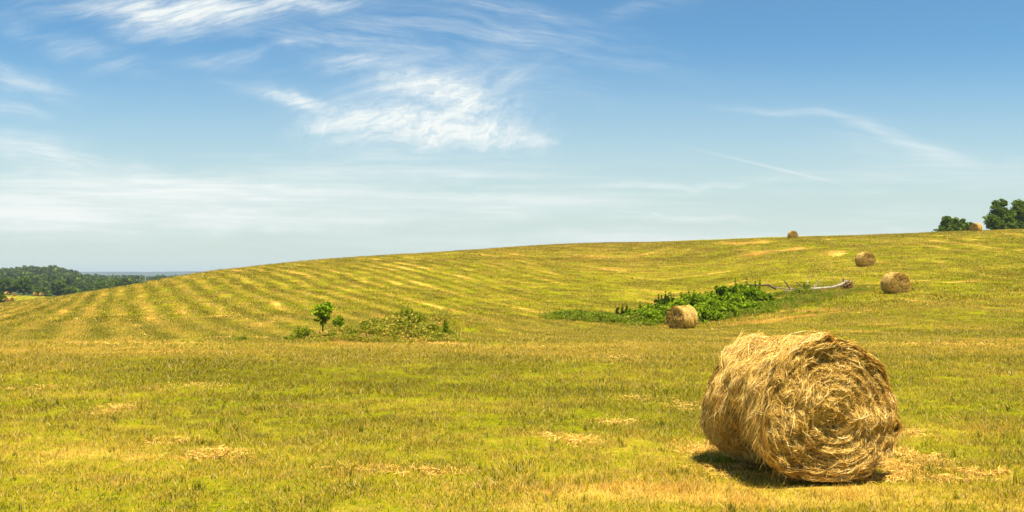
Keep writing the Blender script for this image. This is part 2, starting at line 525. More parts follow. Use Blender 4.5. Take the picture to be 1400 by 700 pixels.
def plain(name, a, b, scale, rough=0.9, bump=0.0):
    m, gg, out = new_mat(name)
    tc = gg.new('ShaderNodeTexCoord')
    n = gg.noise(tc.outputs['Object'], scale, 5.0, 0.65)
    p = gg.new('ShaderNodeBsdfPrincipled')
    gg.put(p.inputs['Base Color'], gg.mix(gg.ss(n, 0.35, 0.65), a, b))
    p.inputs['Roughness'].default_value = rough
    p.inputs['Specular IOR Level'].default_value = 0.2
    if bump:
        bp = gg.new('ShaderNodeBump'); bp.inputs['Strength'].default_value = bump; bp.inputs['Distance'].default_value = 0.05
        gg.put(bp.inputs['Height'], n); gg.l.new(bp.outputs[0], p.inputs['Normal'])
    gg.l.new(p.outputs[0], out.inputs[0])
    return m


M_FIELD = field_material('mown_field', False)
M_GRASS = field_material('grass_blades', True)
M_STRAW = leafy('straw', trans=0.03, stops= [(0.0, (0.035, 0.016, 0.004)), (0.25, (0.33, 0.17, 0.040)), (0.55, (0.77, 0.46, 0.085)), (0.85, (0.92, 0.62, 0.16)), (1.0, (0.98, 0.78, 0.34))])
M_CORE = plain('pressed_hay', (0.12, 0.065, 0.02), (0.26, 0.15, 0.05), 14.0, bump=0.8)
M_BRAMBLE = leafy('bramble_leaves', [(0.0, (0.085, 0.15, 0.006)), (0.5, (0.22, 0.31, 0.008)), (1.0, (0.34, 0.43, 0.02))], 0.3)
M_DARKLEAF = leafy('dark_leaves', [(0.0, (0.03, 0.06, 0.006)), (0.6, (0.075, 0.13, 0.010)), (1.0, (0.14, 0.20, 0.02))], 0.2)
M_TREELEAF = leafy('tree_leaves', [(0.0, (0.045, 0.085, 0.010)), (0.6, (0.14, 0.21, 0.016)), (1.0, (0.27, 0.33, 0.03))], 0.25)
M_SAPLING = leafy('sapling_leaves', [(0.0, (0.08, 0.14, 0.01)), (0.5, (0.26, 0.38, 0.012)), (1.0, (0.55, 0.62, 0.03))], 0.35)
M_WEED = leafy('weed_leaves', trans=.3, patch=1.6, stops= [(0.0, (0.10, 0.14, 0.008)), (0.35, (0.26, 0.30, 0.012)), (0.6, (0.48, 0.42, 0.035)), (1.0, (0.75, 0.50, 0.13))])
M_GREENWEED = leafy('green_weed_leaves', trans=.3, patch=1.1, stops= [(0.0, (0.09, 0.16, 0.01)), (0.5, (0.26, 0.295, 0.010)), (0.85, (0.34, 0.38, 0.03)), (1.0, (0.55, 0.45, 0.12))])
M_BARK = plain('dark_bark', (0.07, 0.045, 0.028), (0.15, 0.10, 0.06), 9.0)
M_PALEBARK = plain('weathered_bark', (0.20, 0.16, 0.10), (0.44, 0.385, 0.27), 9.0, bump=.4)
M_ROOT = plain('earthy_roots', (0.13, 0.07, 0.022), (0.34, 0.20, 0.07), 7.0)
M_STEEL = plain('galvanised_steel', (0.22, 0.23, 0.23), (0.30, 0.31, 0.31), 3.0, 0.5)
M_SOIL = plain('dry_soil', (0.12, 0.058, 0.012), (0.30, 0.165, 0.040), 3.0, bump=.6)


def woods_mat():
    m, gg, out = new_mat('wooded_ridge')
    ge = gg.new('ShaderNodeNewGeometry')
    n = gg.noise(ge.outputs['Position'], 0.02, 5.0, 0.7)
    df = gg.new('ShaderNodeBsdfDiffuse')
    gg.put(df.inputs[0], gg.mix(gg.ss(n, .35, .65), (0.02, 0.04, 0.03), (0.045, 0.075, 0.04)))
    gg.l.new(df.outputs[0], out.inputs[0])
    return m


# ------------------------------------------------------------------ ground sheet (polar about the field's near edge)
th_f = np.linspace(-36, 36, 760)
th_b = np.concatenate([np.linspace(36, 324, 97)[1:-1]])
TH = np.radians(np.concatenate([th_f, th_b]))
RR = np.concatenate([np.exp(np.linspace(math.log(1.2), math.log(420), 640)), np.exp(np.linspace(math.log(430), math.log(11000), 60))])
nT, nR = len(TH), len(RR)
tt, rr = np.meshgrid(TH, RR, indexing='ij')
X, Y = rr * np.sin(tt), rr * np.cos(tt)
Z = height(X.ravel(), Y.ravel())
verts = np.stack([X.ravel(), Y.ravel(), Z], -1)
ii = np.arange(nT); jj = np.arange(nR - 1)
a = (ii[:, None] * nR + jj[None, :]); b = (((ii + 1) % nT)[:, None] * nR + jj[None, :])
F = np.stack([a, b, b + 1, a + 1], -1).reshape(-1, 4)[:, ::-1]
verts = np.vstack([verts, [[0, 0, float(height(0.0, 0.001))]]])
ci = len(verts) - 1
tri = []
for i in range(0, nT - 1, 2):
    tri.append((ci, i * nR, (i + 1) * nR, ((i + 2) % nT) * nR))
F = np.vstack([F, np.array(tri)[:, ::-1]])
rv = np.hypot(verts[:, 0], verts[:, 1])
wood = np.clip((rv - 395) / 15.0, 0, 1).astype(np.float32)
me = mesh_np('field', verts, F, None, [('wood', 'POINT', wood)], smooth=True)
link('field', me, M_FIELD)
tag(bpy.data.objects['field'], kind='structure')

# far blue ridge
def ridge(name, d, hbase, amp, seed, depth):
    az = np.radians(np.linspace(-60, 60, 400))
    prof = hbase + amp * (vnoise(np.degrees(az) / 6.0, 0 * az, seed) + 0.4 * vnoise(np.degrees(az) / 1.2, 0 * az, seed + 1) + .12 * vnoise(np.degrees(az) / .25, 0 * az, seed + 2))
    rows = []
    for k, (dd, zf) in enumerate(((-depth, 0.0), (-depth * .5, .55), (-depth * .15, .92), (0, 1.0), (depth * .4, .8), (depth, 0.0))):
        R = d + dd
        rows.append(np.stack([R * np.sin(az), R * np.cos(az), -12 + zf * (prof + 12)], -1))
    v = np.concatenate(rows); n = len(az)
    f = [(k * n + i, k * n + i + 1, (k + 1) * n + i + 1, (k + 1) * n + i) for k in range(5) for i in range(n - 1)]
    o = link(name, mesh_np(name, v, np.array(f), smooth=True), M_RIDGE)
    tag(o, kind='structure')
M_RIDGE = woods_mat()
ridge('hills', 6500, 15.5, 6.0, 21, 900)

# ------------------------------------------------------------------ scattered ground cover (uncountable): geometry nodes on one object
def scatter(name, protos, pts, idx, scale, rotz, tilt, mat):
    vs, fs, rs, o, pid = [], [], [], 0, []
    for k, (v, f, r) in enumerate(protos):
        vs.append(v); fs.append(f + o); rs.append(r); o += len(v); pid.append(np.full(len(f), k, np.int32))
    nproto = o
    V_ = np.concatenate(vs + [pts]); F_ = np.concatenate(fs)
    n = len(pts)
    isp = np.concatenate([np.zeros(nproto), np.ones(n)]).astype(np.float32)
    z0 = np.zeros(nproto)
    ex = [('is_pt', 'POINT', isp), ('pid', 'FACE', np.concatenate(pid)),
          ('iidx', 'POINT', np.concatenate([z0, idx]).astype(np.int32)),
          ('iscale', 'POINT', np.concatenate([z0 + 1, scale]).astype(np.float32)),
          ('irot', 'POINT', np.concatenate([z0, rotz]).astype(np.float32)),
          ('itilt', 'POINT', np.concatenate([z0, tilt]).astype(np.float32))]
    me = mesh_np(name, V_, F_, np.concatenate(rs + [np.zeros(n)]), ex)
    ob = link(name, me, mat)
    t = bpy.data.node_groups.new(name + '_scatter', 'GeometryNodeTree')
    t.interface.new_socket('Geometry', in_out='INPUT', socket_type='NodeSocketGeometry')
    t.interface.new_socket('Geometry', in_out='OUTPUT', socket_type='NodeSocketGeometry')
    N, L = t.nodes, t.links
    gi, go = N.new('NodeGroupInput'), N.new('NodeGroupOutput')
    def at(nm, ty='FLOAT'):
        q = N.new('GeometryNodeInputNamedAttribute'); q.data_type = ty; q.inputs['Name'].default_value = nm
        return q.outputs['Attribute']
    cmp = N.new('FunctionNodeCompare'); cmp.data_type = 'FLOAT'; cmp.operation = 'GREATER_THAN'
    L.new(at('is_pt'), cmp.inputs[0]); cmp.inputs[1].default_value = 0.5
    se = N.new('GeometryNodeSeparateGeometry'); se.domain = 'POINT'
    L.new(gi.outputs[0], se.inputs[0]); L.new(cmp.outputs[0], se.inputs['Selection'])
    sp = N.new('GeometryNodeSplitToInstances'); sp.domain = 'FACE'
    L.new(se.outputs['Inverted'], sp.inputs[0]); L.new(at('pid', 'INT'), sp.inputs['Group ID'])
    iop = N.new('GeometryNodeInstanceOnPoints')
    L.new(se.outputs['Selection'], iop.inputs['Points']); L.new(sp.outputs['Instances'], iop.inputs['Instance'])
    iop.inputs['Pick Instance'].default_value = True
    L.new(at('iidx', 'INT'), iop.inputs['Instance Index'])
    cx = N.new('ShaderNodeCombineXYZ')
    L.new(at('itilt'), cx.inputs[0]); L.new(at('irot'), cx.inputs[2])
    er = N.new('FunctionNodeEulerToRotation'); L.new(cx.outputs[0], er.inputs[0])
    L.new(er.outputs[0], iop.inputs['Rotation'])
    sx = N.new('ShaderNodeCombineXYZ')
    s_ = at('iscale')
    for k in range(3): L.new(s_, sx.inputs[k])
    L.new(sx.outputs[0], iop.inputs['Scale'])
    L.new(iop.outputs[0], go.inputs[0])
    mod = ob.modifiers.new('scatter', 'NODES'); mod.node_group = t
    return ob


def grass_proto(n, rad_, hmin, hmax, w, lean=0.5, K=3, lying=0.12):
    a = rng.random(n) * 2 * pi; r = rad_ * np.sqrt(rng.random(n))
    base = np.stack([r * np.cos(a), r * np.sin(a), np.full(n, -0.03)], -1)
    h = hmin + (hmax - hmin) * rng.random(n) ** 1.8
    la = rng.random(n) * 2 * pi; lk = lean * rng.random(n) * h
    lie = rng.random(n) < lying
    lk = np.where(lie, h * 2.0, lk); hz = np.where(lie, h * 0.25, h)
    t = np.linspace(0, 1, K)[None, :, None]
    top = np.stack([np.cos(la) * lk, np.sin(la) * lk, hz + 0.03], -1)[:, None, :]
    P = base[:, None, :] + top * np.concatenate([t ** 1.6, t ** 1.6, t ** 0.9], -1)
    wa = rng.random(n) * 2 * pi
    wd = np.stack([np.cos(wa), np.sin(wa), 0 * wa], -1)[:, None, :] * (w * (0.6 + 0.8 * rng.random(n)))[:, None, None] * (1.05 - t ** 1.5)
    rv_ = rng.random(n); rv_ = np.where(lie, 0.6 + 0.4 * rv_, rv_)
    return ribbons(P, wd, rv_)


def wedge(r0, r1, dens, half=38.0):
    n = int(dens * rad(half) * (r1 * r1 - r0 * r0))
    r = np.sqrt(r0 * r0 + (r1 * r1 - r0 * r0) * rng.random(n))
    th = (rng.random(n) * 2 - 1) * rad(half)
    return r * np.sin(th), r * np.cos(th)


BX, BY, BRZ = 2.76, 9.03, math.atan2(0.249, 0.969)     # the near bale


def inside_bale(x, y, grow=0.0):
    c, s_ = math.cos(-BRZ), math.sin(-BRZ)
    lx = (x - BX) * c - (y - BY) * s_; ly = (x - BX) * s_ + (y - BY) * c
    return (np.abs(lx) < 0.34 + grow) & (np.abs(ly) < 0.6 + grow)


protos = [grass_proto(170, 0.20, 0.018, 0.055, 0.0030, 1.7, lying=.3) for _ in range(5)]
protos += [grass_proto(140, 0.20, 0.015, 0.042, 0.0034, 1.7, lying=0.6) for _ in range(3)]
protos += [grass_proto(190, 0.45, 0.025, 0.065, 0.006, 1.7, lying=.35) for _ in range(4)]            # coarser, for the middle distance
protos += [grass_proto(130, 0.9, 0.04, 0.10, 0.014, 1.4, 2) for _ in range(4)]          # for the hill
protos += [(v_, f_, r_ * .42) for v_, f_, r_ in [grass_proto(14, 0.05, 0.06, 0.15, 0.0045, 0.5) for _ in range(4)]]             # taller tussocks
px_, py_, pi_, ps_ = [], [], [], []
for r0, r1, dens, lo, hi, s in ((4.5, 14, 46, 0, 8, 1.0), (14, 26, 26, 0, 8, 1.15), (20, 60, 7.0, 8, 12, 1.0), (55, 125, 1.7, 12, 16, 1.0), (120, 215, 0.8, 12, 16, 1.3),
                                (4.5, 16, 3.0, 16, 20, 0.7), (16, 34, 1.0, 16, 20, .85), (90, 200, 0.12, 16, 20, 1.8)):
    x, y = wedge(r0, r1, dens, 37 if r1 < 70 else 33)
    px_.append(x); py_.append(y); pi_.append(rng.integers(lo, hi, len(x))); ps_.append(s * (0.75 + 0.5 * rng.random(len(x))))
x = np.concatenate(px_); y = np.concatenate(py_); ix = np.concatenate(pi_); s = np.concatenate(ps_)
# low sward right across the field's lighter and darker spots
s = s * (1 + 0.35 * vnoise(x / 1.7, y / 1.7, 9) + .5 * vnoise(x / .4, y / .4, 10))
keep = ~inside_bale(x, y, 0.05)
x, y, ix, s = x[keep], y[keep], ix[keep], s[keep]
pts = np.stack([x, y, height(x, y)], -1)
go_ = scatter('mown_grass', protos, pts, ix, s, rng.random(len(x)) * 2 * pi, (rng.random(len(x)) - .5) * .15, M_GRASS)
tag(go_, 'short yellow green mown grass and stubble covering the whole field', 'grass', kind='stuff')
print('grass instances', len(x))

# ------------------------------------------------------------------ hay bales
def lump(u, v, seed):
    return (0.035 * vnoise(u * 3.1, v * 3.1, seed) + 0.030 * vnoise(u * 7.3, v * 7.3, seed + 1) + 0.016 * vnoise(u * 17, v * 17, seed + 2)) * 2


def bale_meshes(R, L, n_side, n_end, w, seed, fuzz=1.0, taper=0.06, end_shade=0.36):
    """local frame: axis along Y, near end at -L/2, resting on z=0"""
    r = np.random.default_rng(seed)
    def RR_(y): return R * (1 - taper * (y / L + 0.5)) * (1 - 0.05 * np.clip((np.abs(y / L) - 0.40) / 0.10, 0, 1) ** 2)
    def under(pp, y):
        # the left flank has slumped inwards behind the end's rim, hollowed deeper to darken it
        a = np.exp(-(((pp % (2 * pi)) - 4.0) / 0.58) ** 2) * np.exp(-((y / L + 0.12) / 0.24) ** 4)
        return -(0.25 + 0.22 * vnoise(pp * R * 6 + 3, y * 6, seed + 90)) * a if fuzz > 1 else 0 * a
    def settle(P):
        z = P[..., 2] + R * (0.98 - 1.25 * taper * (P[..., 1] / L + 0.5))
        z = np.where(z < 0.20, 0.20 - (0.20 - z) * 0.88, z)
        z = np.maximum(z * 1.015 - 0.035, 0.012)
        sag = 1 + 0.19 * np.clip(1 - z / (2 * R), 0, 1) ** 2.2
        return np.stack([P[..., 0] * sag, P[..., 1], z], -1)
    # --- rolled side: core skin + strands
    nu, nv = 96, 28
    ph = np.arange(nu) / nu * 2 * pi; yv = np.linspace(-L / 2 + 0.015, L / 2 - 0.015, nv)
    pp, yy_ = np.meshgrid(ph, yv, indexing='ij')
    rad_ = RR_(yy_) - 0.03 + under(pp, yy_) + 0.6 * fuzz * lump(pp * R * 1.0, yy_ * 1.0, seed)
    C = settle(np.stack([rad_ * np.sin(pp), yy_, rad_ * np.cos(pp)], -1)).reshape(-1, 3)
    f = [(i * nv + j, ((i + 1) % nu) * nv + j, ((i + 1) % nu) * nv + j + 1, i * nv + j + 1) for i in range(nu) for j in range(nv - 1)]
    side = [(C, np.array(f), np.full(len(C), 0.08))]  # near-black core colour stands in for shade between the strands
    K = 6
    n = n_side
    t = np.linspace(0, 1, K)[None, :]
    ph0 = r.random(n) * 2 * pi; y0 = (r.random(n) - 0.5) * L
    ln = (0.10 + 0.32 * r.random(n) ** 1.3) / R
    ang = r.normal(0, 0.42, n) + np.where(r.random(n) < 0.18, r.normal(0, 1.0, n), 0)
    sgn = np.where(r.random(n) < .5, 1, -1)
    phi = ph0[:, None] + (ln * np.cos(ang) * sgn)[:, None] * (t - 0.5)
    curv = r.normal(0, 0.05, n)
    yyy = y0[:, None] + (ln * R * np.sin(ang))[:, None] * (t - 0.5) + curv[:, None] * (t - .5) ** 2 * 4 * .5
    yyy = np.clip(yyy, -L / 2 - 0.02, L / 2 + 0.02)
    lay = r.random(n) ** 1.4
    lm = lump((phi % (2 * pi)) * R, yyy, seed)
    off = -0.028 + 0.040 * lay[:, None] + fuzz * lm + under(phi, yyy)
    au = under(ph0, y0)
    shrink = np.where((au < -0.07) & (r.random(n) < .6), 0.02, 1.0)      # hollow flank: stems thinned so the dark core reads as shade
    fly = np.where(r.random(n) < 0.10, r.random(n) ** 2 * 0.07 * fuzz, 0)
    side_t = np.where(r.random(n)[:, None] < .5, t, 1 - t)
    off = off + fly[:, None] * side_t ** 2 + 0.006 * r.normal(0, 1, (n, 1)) * (t - .5) * 2
    rd = RR_(yyy) + off
    P = np.stack([rd * np.sin(phi), yyy, rd * np.cos(phi)], -1)
    # hay hanging from the flanks
    nrm = np.stack([np.sin(phi), 0 * phi, np.cos(phi)], -1)
    tan = norm(np.gradient(P, axis=1))
    tw = r.normal(0, 0.6, n)[:, None, None]
    wdir = norm(np.cross(tan, nrm) * np.cos(tw) + nrm * np.sin(tw))
    ww = w * (shrink * (0.55 + 0.9 * r.random(n)))[:, None, None] * (1 - 0.6 * (np.abs(t - .5) * 2) ** 3)[..., None]
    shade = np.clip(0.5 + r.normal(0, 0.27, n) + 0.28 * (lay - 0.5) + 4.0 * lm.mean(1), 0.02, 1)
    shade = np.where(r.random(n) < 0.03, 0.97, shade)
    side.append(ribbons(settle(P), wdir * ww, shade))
    # drooping tufts on the flanks, gravity-bound
    nt = n // 30
    pt = np.where(r.random(nt) < .5, 1, -1) * (pi / 2 + r.normal(0.12, 0.42, nt)); yt = (r.random(nt) - .5) * L * .98
    rd0 = RR_(yt) + under(pt, yt) + lump((pt % (2 * pi)) * R, yt, seed)
    base = np.stack([rd0 * np.sin(pt), yt, rd0 * np.cos(pt)], -1)
    lh = 0.04 + 0.11 * r.random(nt)
    out = np.sign(np.sin(pt)) * (0.01 + 0.05 * r.random(nt) * fuzz)
    T = t[..., None]
    D = np.stack([out, r.normal(0, .03, nt), -lh], -1)[:, None, :]
    P = base[:, None, :] + D * np.concatenate([np.sqrt(T) * np.ones_like(D[..., :1]), T * np.ones_like(D[..., :1]), T * np.ones_like(D[..., :1])], -1)
    wd = norm(np.stack([0.3 * r.normal(0, 1, nt), np.ones(nt), 0 * out], -1))[:, None, :] * w * (1 - .6 * T)
    side.append(ribbons(settle(P), np.broadcast_to(wd, P.shape).copy(), np.clip(r.normal(.5, .2, nt), 0.05, 1)))
    side_m = merge(side)
    # --- ends
    ends = []
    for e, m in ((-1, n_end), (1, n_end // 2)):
        Re = RR_(np.array(e * L / 2.0)) * 1.0
        rings = 14
        rr_ = np.linspace(0, 1, rings + 1)[1:] * (Re + 0.01)
        pe = np.arange(nu) / nu * 2 * pi
        A, B = np.meshgrid(rr_, pe, indexing='ij')
        def bulge(rho): return 0.045 * (1 - (rho / Re) ** 2)
        def spiral(rho, a): return 0.011 * np.sin(rho * 2 * pi / 0.095 + a) + 0.008 * np.sin(rho * 2 * pi / 0.041 - a)
        xe, ze = A * np.sin(B), A * np.cos(B)
        ye = e * (L / 2 + bulge(A) - 0.03 + fuzz * (.6 * lump(xe + 5, ze + 5, seed + 40 + e)))
        C = np.stack([xe, ye, ze], -1).reshape(-1, 3)
        C = np.vstack([C, [[0, e * (L / 2 + .02), 0]]])
        f = [(i * nu + j, i * nu + (j + 1) % nu, (i + 1) * nu + (j + 1) % nu, (i + 1) * nu + j) for i in range(rings - 1) for j in range(nu)]
        f += [(len(C) - 1, j, (j + 1) % nu, (j + 2) % nu) for j in range(0, nu, 2)]
        pr = [(settle(C), np.array(f), np.full(len(C), 0.06))]  # same near-black core, painted shade for the gaps
        n = m
        rho = Re * np.sqrt(r.random(n)) * 1.01; a0 = r.random(n) * 2 * pi
        ln = 0.06 + 0.22 * r.random(n) ** 1.4
        ang = r.normal(0.10, 0.50, n) + np.where(r.random(n) < 0.22, r.normal(0, 1.2, n), 0)
        da = ln * np.cos(ang) / np.maximum(rho, 0.10)
        da = np.clip(da, -0.8, 0.8)
        aa = a0[:, None] + da[:, None] * (t - .5)
        rh = rho[:, None] + (ln * np.sin(ang))[:, None] * (t - .5) + r.normal(0, .02, n)[:, None] * (t - .5) ** 2 * 4
        rh = np.abs(rh)
        rh = np.where(rh > Re * 1.02, Re * 1.02 - (rh - Re * 1.02) * .3, rh)
        xx, zz = rh * np.sin(aa), rh * np.cos(aa)
        lay = r.random(n) ** 1.3
        lm = lump(xx + 5, zz + 5, seed + 40 + e)
        off = -0.03 + 0.042 * lay[:, None] + fuzz * lm * 1.1 + spiral(rh, aa)
        edge = np.clip((rh / Re - 0.93) / 0.09, 0, 1)
        off = off - 0.05 * edge ** 2
        fly = np.where(r.random(n) < 0.10, r.random(n) ** 2 * 0.07 * fuzz, 0)
        off = off + fly[:, None] * np.where(r.random(n)[:, None] < .5, t, 1 - t) ** 2
        P = np.stack([xx, e * (L / 2 + bulge(rh) + off), zz], -1)
        tan = norm(np.gradient(P, axis=1)); nrm = np.zeros_like(P); nrm[..., 1] = e
        tw = r.normal(0, .6, n)[:, None, None]
        wdir = norm(np.cross(tan, nrm) * np.cos(tw) + nrm * np.sin(tw))
        ww = w * (0.55 + 0.9 * r.random(n))[:, None, None] * (1 - 0.6 * (np.abs(t - .5) * 2) ** 3)[..., None]
        shade = np.clip(end_shade + r.normal(0, 0.27, n) + 0.28 * (lay - .5) + (4.0 if fuzz > .8 else 1.0) * lm.mean(1) + 6.0 * spiral(rho, a0), 0.02, 1)
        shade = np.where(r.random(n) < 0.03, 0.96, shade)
        pr.append(ribbons(settle(P), wdir * ww, shade))
        ends.append(merge(pr))
    return side_m, ends


def make_bale(loc, rz, R, L, ns, ne, w, seed, fuzz=1.0, taper=0.06, scale=1.0, end_shade=0.36):
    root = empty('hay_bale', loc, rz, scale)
    sm, en = bale_meshes(R, L, ns, ne, w, seed, fuzz, taper, end_shade)
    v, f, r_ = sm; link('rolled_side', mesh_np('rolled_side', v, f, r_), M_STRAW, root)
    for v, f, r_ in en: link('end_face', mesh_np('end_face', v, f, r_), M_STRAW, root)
    return root


GB = 'round hay bales lying on the mown hill'
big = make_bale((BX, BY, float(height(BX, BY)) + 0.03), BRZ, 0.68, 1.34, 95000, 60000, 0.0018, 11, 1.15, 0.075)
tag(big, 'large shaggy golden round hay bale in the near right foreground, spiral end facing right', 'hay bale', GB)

def place_bale(px, d, rz_deg, seed_obj, label, sc_=1.0):
    o = copy_tree(seed_obj) if seed_obj.get('category') else seed_obj
    x, y, z = spot(px, d)
    o.location = (x, y, z - 0.03); o.rotation_euler = (0, 0, rad(rz_deg)); o.scale = (sc_,) * 3
    tag(o, label, 'hay bale', GB)
    return o

midb = make_bale((0, 0, 0), 0, 0.70, 1.25, 11000, 8000, 0.0062, 31, 0.5, 0.0, end_shade=0.27)  # end strands coloured darker, imitating the weaker sunlight on the ends
# near end at local -Y; rz turns it (positive: towards +X)
place_bale(932, 54.5, -50, midb, 'tan round hay bale in front of the green bramble thicket, round end facing left')
place_bale(1224, 60.0, 4, midb, 'round hay bale right of the fallen trunk, on the slope, shaded brown end facing right')
place_bale(1183, 86.5, 6, midb, 'round hay bale upslope from the uprooted stump, halfway to the skyline')
place_bale(1084, 158.0, -2, midb, 'lone small round hay bale standing against the sky on the hill crest', 1.02)
place_bale(1335, 148.0, -58, midb, 'round hay bale between the two dark tree clumps on the right skyline')
smallb = make_bale((0, 0, 0), 0, 0.70, 1.3, 1500, 900, 0.022, 51, 0.6, 0.0, end_shade=0.2)  # ends darkened in colour here too, as if turned from the sun
GT = 'tiny far bales on the field left of the hill'
for px, d, rz, lab in ((7.5, 290, 60, 'tiny far hay bale beside the dark edge bush, left of its lower pair'),
                       (15.5, 292, 60, 'tiny far hay bale, right one of the lower pair near the left edge'),
                       (9.5, 352, 60, 'half hidden far hay bale behind the lower pair, below the pale green tree'),
                       (20.5, 345, 30, 'tiny round hay bale below the gap between light and dark tree at far left'),
                       (48.5, 366, 50, 'half sunk far hay bale, left of the two below the shrubs'),
                       (57, 360, 50, 'tiny far hay bale, right of the two below the shrubs'),
                       (103, 356, 40, 'tiny far hay bale behind the hill shoulder, rightmost of the distant ones')):
    o = place_bale(px, d, rz, smallb, lab, 1.0)
    o['group'] = GT

# ------------------------------------------------------------------ loose hay lying on the grass
def hay_heap(px, row, wx, wy, n, h, w=0.002, lo=5.0, ang=0.0, world=None):
    if world is None: cx, cy = ground_at(px, row, lo)
    else: cx, cy = world
    r = rng
    K = 4
    t = np.linspace(-0.5, 0.5, K)[None, :]
    n = int(n * (1.1 if w < .004 else .9)); w = w * .85; gx = r.normal(0, .55, n) * wx; gy = r.normal(0, .6, n) * wy
    kp = vnoise(gx * 9 + cx, gy * 9, 77) + .5 * vnoise(gx * 3, gy * 3 + cx, 78) > -.12; gx, gy = gx[kp], gy[kp]; n = len(gx)
    ca, sa = math.cos(ang), math.sin(ang)
    x0 = cx + gx * ca - gy * sa; y0 = cy + gx * sa + gy * ca
    q = (gx / wx) ** 2 + (gy / wy) ** 2
    ln = 0.03 + 0.09 * r.random(n); a = r.random(n) * pi * 2
    xx = x0[:, None] + np.cos(a)[:, None] * ln[:, None] * t; yy = y0[:, None] + np.sin(a)[:, None] * ln[:, None] * t
    zz = height(xx, yy) + 0.005 + (h * np.exp(-q * 2.2) * r.random(n))[:, None] + 0.03 * r.random(n)[:, None] + r.normal(0, .03, n)[:, None] * t - 0.05 * (t ** 2)
    P = np.stack([xx, yy, zz], -1)
    wd = np.stack([-np.sin(a), np.cos(a), r.normal(0, .5, n)], -1)[:, None, :] * (w * (0.6 + .8 * r.random(n)))[:, None, None] * np.ones((1, K, 1))
    return ribbons(P, wd, np.clip(r.normal(0.48, .18, n), 0.1, 1))


heaps = [hay_heap(155, 560, 0.30, 0.5, 900, .05), hay_heap(298, 621, 0.32, 0.22, 1000, .07), hay_heap(225, 604, 0.35, 0.2, 300, .03),
         hay_heap(790, 602, 0.30, .25, 500, .03), hay_heap(750, 595, 0.3, .2, 220, .02), hay_heap(845, 578, 0.40, .25, 350, .03), hay_heap(932, 555, 0.30, .5, 380, .04),
         hay_heap(870, 545, 0.5, .5, 300, .03), hay_heap(255, 528, 0.8, .5, 500, .04), hay_heap(60, 530, .9, .5, 500, .04), hay_heap(570, 645, .45, .12, 500, .03),
         hay_heap(500, 640, .5, .14, 400, .03), hay_heap(1345, 647, .28, .1, 900, .05), hay_heap(1300, 655, .3, .1, 350, .03),
         hay_heap(1255, 625, .28, .5, 1500, .04), hay_heap(1180, 650, .5, .15, 1500, .05), hay_heap(1000, 640, .5, .12, 800, .03), hay_heap(955, 615, .25, .4, 700, .03),
         hay_heap(1240, 590, .25, .4, 700, .04), hay_heap(1150, 656, .6, .12, 1600, .06), hay_heap(1060, 652, .5, .15, 1300, .05), hay_heap(1225, 640, .25, .3, 1200, .07), hay_heap(980, 615, .25, .3, 800, .05),
         hay_heap(855, 489, 1.1, .7, 700, .05, .005), hay_heap(1000, 487, .9, .6, 300, .04, .005), hay_heap(200, 482, 1.2, .8, 600, .05, .005), hay_heap(560, 467, 1.6, .4, 1800, .14, .006), hay_heap(600, 471, 1.0, .3, 900, .10, .006), hay_heap(440, 462, 1.3, .4, 900, .15, .005), hay_heap(520, 455, 1.3, .5, 700, .2, .005), hay_heap(595, 440, .6, .4, 500, .2, .005)]
# cut strips left on the hill
for (ax, ay, bx, by, wdt, n) in ((230, 386, 262, 402, .5, 900), (262, 402, 352, 440, .45, 1600), (170, 425, 205, 462, .45, 1300), (128, 422, 150, 448, .4, 800),
                                 (300, 377, 330, 400, .5, 500), (395, 366, 450, 396, .5, 500), (330, 450, 390, 434, .6, 1800),
                                 (815, 337, 880, 352, 1.1, 700), (880, 352, 985, 364, .8, 1100), (1060, 368, 1118, 375, .5, 600), (845, 378, 890, 382, .4, 400), (780, 400, 830, 403, .35, 400),
                                 (1340, 362, 1399, 366, .6, 500), (1330, 374, 1399, 383, .5, 700), (1245, 403, 1285, 408, .5, 600), (1180, 427, 1192, 416, .5, 400),
                                 (1215, 470, 1395, 472, .35, 1500), (930, 452, 1000, 450, .7, 900), (560, 350, 620, 360, .5, 250), (630, 372, 650, 385, .5, 250), (10, 425, 5, 440, .4, 300),
                                 (1000, 330, 1080, 333, .7, 250), (700, 455, 760, 485, .6, 500)):
    A = ground_at(ax, ay); B = ground_at(bx, by)
    n = int(n * 1.0)
    L_ = math.hypot(B[0] - A[0], B[1] - A[1])
    heaps.append(hay_heap(0, 0, L_ * 0.62, wdt, n, .06, .010 if A[1] > 50 else .006, world=((A[0] + B[0]) / 2, (A[1] + B[1]) / 2), ang=math.atan2(B[1] - A[1], B[0] - A[0])))
for (px, row, wx, wy, n) in ((297, 433, .9, .9, 1500), (288, 405, 1.0, 1.0, 500), (225, 470, 1.6, .7, 500), (330, 462, 1.4, .7, 900), (120, 470, 1.6, .6, 500)):
    heaps.append(hay_heap(px, row, wx, wy, n, .07, .008))
v, f, r_ = merge(heaps)
tag(link('loose_hay', mesh_np('loose_hay', v, f, r_), M_STRAW), 'loose dry hay left in thin streaks and heaps on the mown grass', 'loose hay', kind='stuff')

